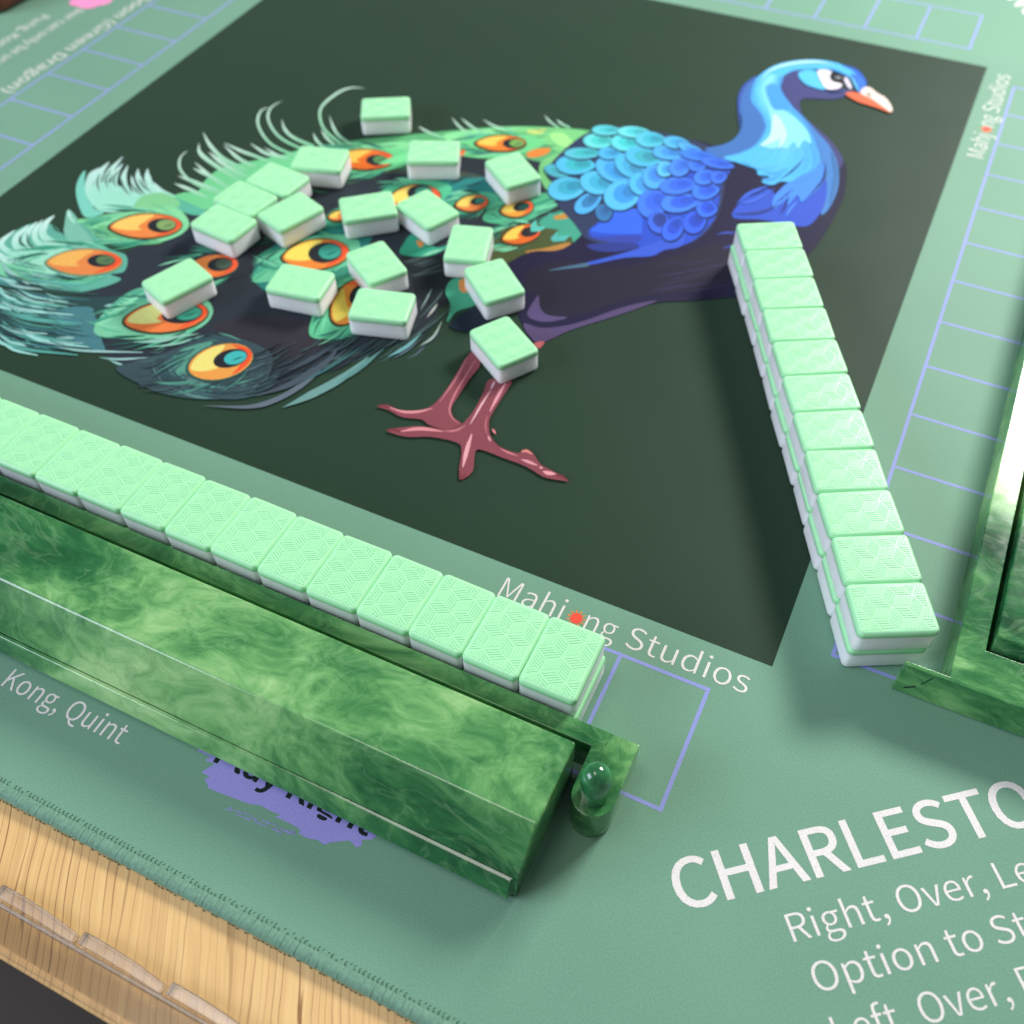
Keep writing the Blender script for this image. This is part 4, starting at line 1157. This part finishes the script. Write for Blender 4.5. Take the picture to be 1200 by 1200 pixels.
def bevel_all(bm, off, seg=2, min_angle=0.3):
    es = [e for e in bm.edges if len(e.link_faces) == 2 and e.calc_face_angle(0) > min_angle]
    bmesh.ops.bevel(bm, geom=es, offset=off, segments=seg, affect='EDGES', profile=0.5)

RT = 0.0570 * S
def m_(*p): return [(a * S, b_ * S) for a, b_ in p]
# front rack
fr = empty('tile_rack', (-0.104 * S, -0.20 * S, 0))
tag(fr, 'long green marbled tile rack in front of the straight wall', 'rack')
prof = m_((-0.1487, 0.0), (-0.1487, 0.0570), (-0.2115, 0.0562), (-0.2397, 0.0262), (-0.2397, 0.0))
prof = [(y, z + Z0) for y, z in prof]
bm = extrude_profile(prof, -1.02 * S, -0.104 * S)
# front corner of the ledge is cut back
bevel_all(bm, 0.0009, 3)
o = bm_obj('rack_body', bm, M_MARBLE, smooth=True, angle=radians(35))
o.parent = fr; o.matrix_parent_inverse = Matrix.Translation(-Vector(fr.location))
lip = [(y * S, z * S + Z0) for y, z in ((-0.2399, 0.0), (-0.2399, 0.0246), (-0.2428, 0.0240), (-0.2492, 0.0102), (-0.2484, 0.0062), (-0.2450, 0.0))]
bm = extrude_profile(lip, -1.02 * S, -0.1043 * S)
vert_e = [e for e in bm.edges if all(abs(v_.co.x + 0.1043 * S) < 1e-6 for v_ in e.verts) and all(v_.co.y < -0.2420 * S for v_ in e.verts)]
bmesh.ops.bevel(bm, geom=vert_e, offset=0.0022, segments=3, affect='EDGES')
bevel_all(bm, 0.0004, 2)
o = bm_obj('tile_ledge', bm, M_MARBLE, smooth=True, angle=radians(35))
o.parent = fr; o.matrix_parent_inverse = Matrix.Translation(-Vector(fr.location))

# its pusher: a long bar behind, a foot round the rack's end, and a knob
pu = empty('tile_pusher', (-0.081 * S, -0.150 * S, 0))
tag(pu, 'green marbled L-shaped tile pusher with a round knob, behind the long rack', 'pusher')
out = [(-1.02, -0.1225), (-0.0660, -0.1225)]
cx, cy, rr = -0.0812, -0.1700, 0.0152
for i in range(13):
    a = radians(0 - 180 * i / 12)
    out.append((cx + rr * cos(a), cy + rr * sin(a)))
out += [(-0.0964, -0.1376), (-1.02, -0.1376)]
bm = outline_solid([(x * S, y * S) for x, y in out], Z0, 0.0372 * S)
bevel_all(bm, 0.0005, 2, 0.5)
o = bm_obj('pusher_bar', bm, M_MARBLE, smooth=True, angle=radians(35))
o.parent = pu; o.matrix_parent_inverse = Matrix.Translation(-Vector(pu.location))
kp = [(0.0097, 0.0), (0.0098, 0.006), (0.0100, 0.014), (0.0102, 0.022), (0.0103, 0.028)]
for i in range(1, 8):
    a = radians(90 * i / 7); kp.append((0.0103 * cos(a), 0.028 + 0.0115 * sin(a)))
verts, faces = [], []; n = 28
for rad, z in kp[:-1]:
    for i in range(n):
        verts.append(((cx + rad * cos(2 * pi * i / n)) * S, (cy + 0.001 + rad * sin(2 * pi * i / n)) * S, (0.0365 + z) * S))
for k in range(len(kp) - 2):
    for i in range(n):
        j = (i + 1) % n
        faces.append((k * n + i, k * n + j, (k + 1) * n + j, (k + 1) * n + i))
verts.append((cx * S, (cy + 0.001) * S, (0.0365 + kp[-1][1]) * S))
for i in range(n): faces.append(((len(kp) - 2) * n + i, (len(kp) - 2) * n + (i + 1) % n, len(verts) - 1))
M_KNOB = simple('dark_green_glossy_knob', (0.030, 0.170, 0.062), 0.11, 0.55, 140, **{'Coat Weight': 0.1})
o = new_mesh_obj('knob', verts, faces, M_KNOB, smooth=True)
o.parent = pu; o.matrix_parent_inverse = Matrix.Translation(-Vector(pu.location))

# right rack and its pusher
rr_ = empty('tile_rack', (0.20 * S, 0.062 * S, 0))
tag(rr_, 'green marbled tile rack on the side of the mat, behind the bright pusher bar', 'rack')
# same profile as the front rack, turned a quarter: its tall back faces the square
prof2 = m_((0.1420, 0.0), (0.1420, 0.0440), (0.2050, 0.0435), (0.2340, 0.0200), (0.2392, 0.0100), (0.2350, 0.0))
verts = []; n = len(prof2)
bm = bmesh.new()
A_ = [bm.verts.new((x, 0.0610 * S, z + Z0)) for x, z in prof2]; B_ = [bm.verts.new((x, 0.975 * S, z + Z0)) for x, z in prof2]
for i in range(n): bm.faces.new((A_[i], A_[(i + 1) % n], B_[(i + 1) % n], B_[i]))
bm.faces.new(A_[::-1]); bm.faces.new(B_)
bmesh.ops.recalc_face_normals(bm, faces=bm.faces)
ends = [e for e in bm.edges if all(abs(v_.co.y - 0.0610 * S) < 1e-6 for v_ in e.verts) and all(v_.co.z > 0.04 * S for v_ in e.verts)]
bmesh.ops.bevel(bm, geom=ends, offset=0.0030, segments=4, affect='EDGES')
bevel_all(bm, 0.0008, 2)
o = bm_obj('rack_body', bm, M_MARBLE2, smooth=True, angle=radians(35))
o.parent = rr_; o.matrix_parent_inverse = Matrix.Translation(-Vector(rr_.location))

pr_ = empty('tile_pusher', (0.128 * S, 0.04 * S, 0))
tag(pr_, 'green marbled pusher bar with an end flange, glaring white along its top', 'pusher')
out = [(0.1185, 0.975), (0.1185, 0.0238), (0.0868, 0.0238), (0.0868, 0.0195), (0.1440, 0.0195), (0.30, 0.0195), (0.30, 0.0570), (0.1385, 0.0570), (0.1385, 0.975)]
bm = outline_solid([(x * S, y * S) for x, y in out], Z0, 0.0372 * S)
# the part round the rack's end hangs clear of the mat
for v_ in bm.verts:
    if v_.co.z < 0.001 and v_.co.x > 0.25 * S: v_.co.z = 0.006 * S
bevel_all(bm, 0.0005, 2, 0.4)
o = bm_obj('pusher_bar', bm, M_MARBLE2, smooth=True, angle=radians(35))
o.parent = pr_; o.matrix_parent_inverse = Matrix.Translation(-Vector(pr_.location))
# two short dark cracks in the flange face
for (xa, za, xb, zb) in ((0.0945, 0.0085, 0.1010, 0.0150), (0.1035, 0.0205, 0.1080, 0.0330)):
    w = 0.0010
    pts = [(xa, za - w), (xb, zb - w), (xb, zb + w), (xa, za + w)]
    vs = [(x * S, 0.0195 * S - 0.00015, z * S) for x, z in pts] + [(x * S, 0.0195 * S + 0.0004, z * S) for x, z in pts]
    o = new_mesh_obj('crack', vs, [(0, 1, 2, 3), (4, 7, 6, 5), (0, 4, 5, 1), (1, 5, 6, 2), (2, 6, 7, 3), (3, 7, 4, 0)], M_CRACK)
    o.parent = pr_; o.matrix_parent_inverse = Matrix.Translation(-Vector(pr_.location))

# ------------------------------------------------------------------ clear acrylic tray at the table edge
tr = empty('acrylic_tray', (-0.36 * S, -0.40 * S, -MAT_T))
tag(tr, 'clear acrylic tray with a scalloped rim on the bare wood edge', 'tray')
TZ = -MAT_T + 0.0001
bm = box_bm(-0.80 * S, -0.10 * S, -0.4190 * S, -0.3963 * S, TZ, TZ + 0.0016)
bevel_all(bm, 0.0005, 2)
o = bm_obj('base_plate', bm, M_ACRYLIC, smooth=True, angle=radians(35))
o.parent = tr; o.matrix_parent_inverse = Matrix.Translation(-Vector(tr.location))
bm = box_bm(-0.80 * S, -0.10 * S, -0.3962 * S, -0.3938 * S, TZ, TZ + 0.0027)
bevel_all(bm, 0.0004, 2)
o = bm_obj('base_rail', bm, M_ACRYLIC_RAIL, smooth=True, angle=radians(35))
o.parent = tr; o.matrix_parent_inverse = Matrix.Translation(-Vector(tr.location))
PIT = 0.0715
for k in range(8):
    xa = -0.4255 + (k - 4) * PIT + 0.0020; xb = xa + PIT - 0.0036
    n = 10; outer, inner = [], []
    for i in range(n + 1):
        t = i / n
        outer.append((xa + (xb - xa) * t, -0.3850 + 0.0012 * (1 - (2 * t - 0.6) ** 2) - 0.0016 * t))
        inner.append((xa + (xb - xa) * t, -0.3925 - 0.0016 * t + 0.0006 * sin(pi * t)))
    pts = [(x * S, y * S) for x, y in inner + outer[::-1]]
    bm = outline_solid(pts, TZ, TZ + 0.0042)
    bevel_all(bm, 0.0006, 2, 0.5)
    o = bm_obj('rim_segment', bm, M_ACRYLIC_RIM, smooth=True, angle=radians(35))
    o.parent = tr; o.matrix_parent_inverse = Matrix.Translation(-Vector(tr.location))

# ------------------------------------------------------------------ dark thing at the far left edge of the mat
bm = bmesh.new()
bmesh.ops.create_cube(bm, size=1)
bmesh.ops.scale(bm, vec=(0.055, 0.10, 0.028), verts=bm.verts)
bmesh.ops.translate(bm, vec=(0, 0, 0.014), verts=bm.verts)
bmesh.ops.bevel(bm, geom=list(bm.edges), offset=0.009, segments=4, affect='EDGES', profile=0.6)
o = bm_obj('wooden_case', bm, M_DARKWOOD, smooth=True)
o.location = (-1.362 * S, 0.668 * S, Z0); o.rotation_euler = (0, 0, radians(-6))
tag(o, 'dark red-brown rounded case at the mat edge beside the pink flower print', 'case')
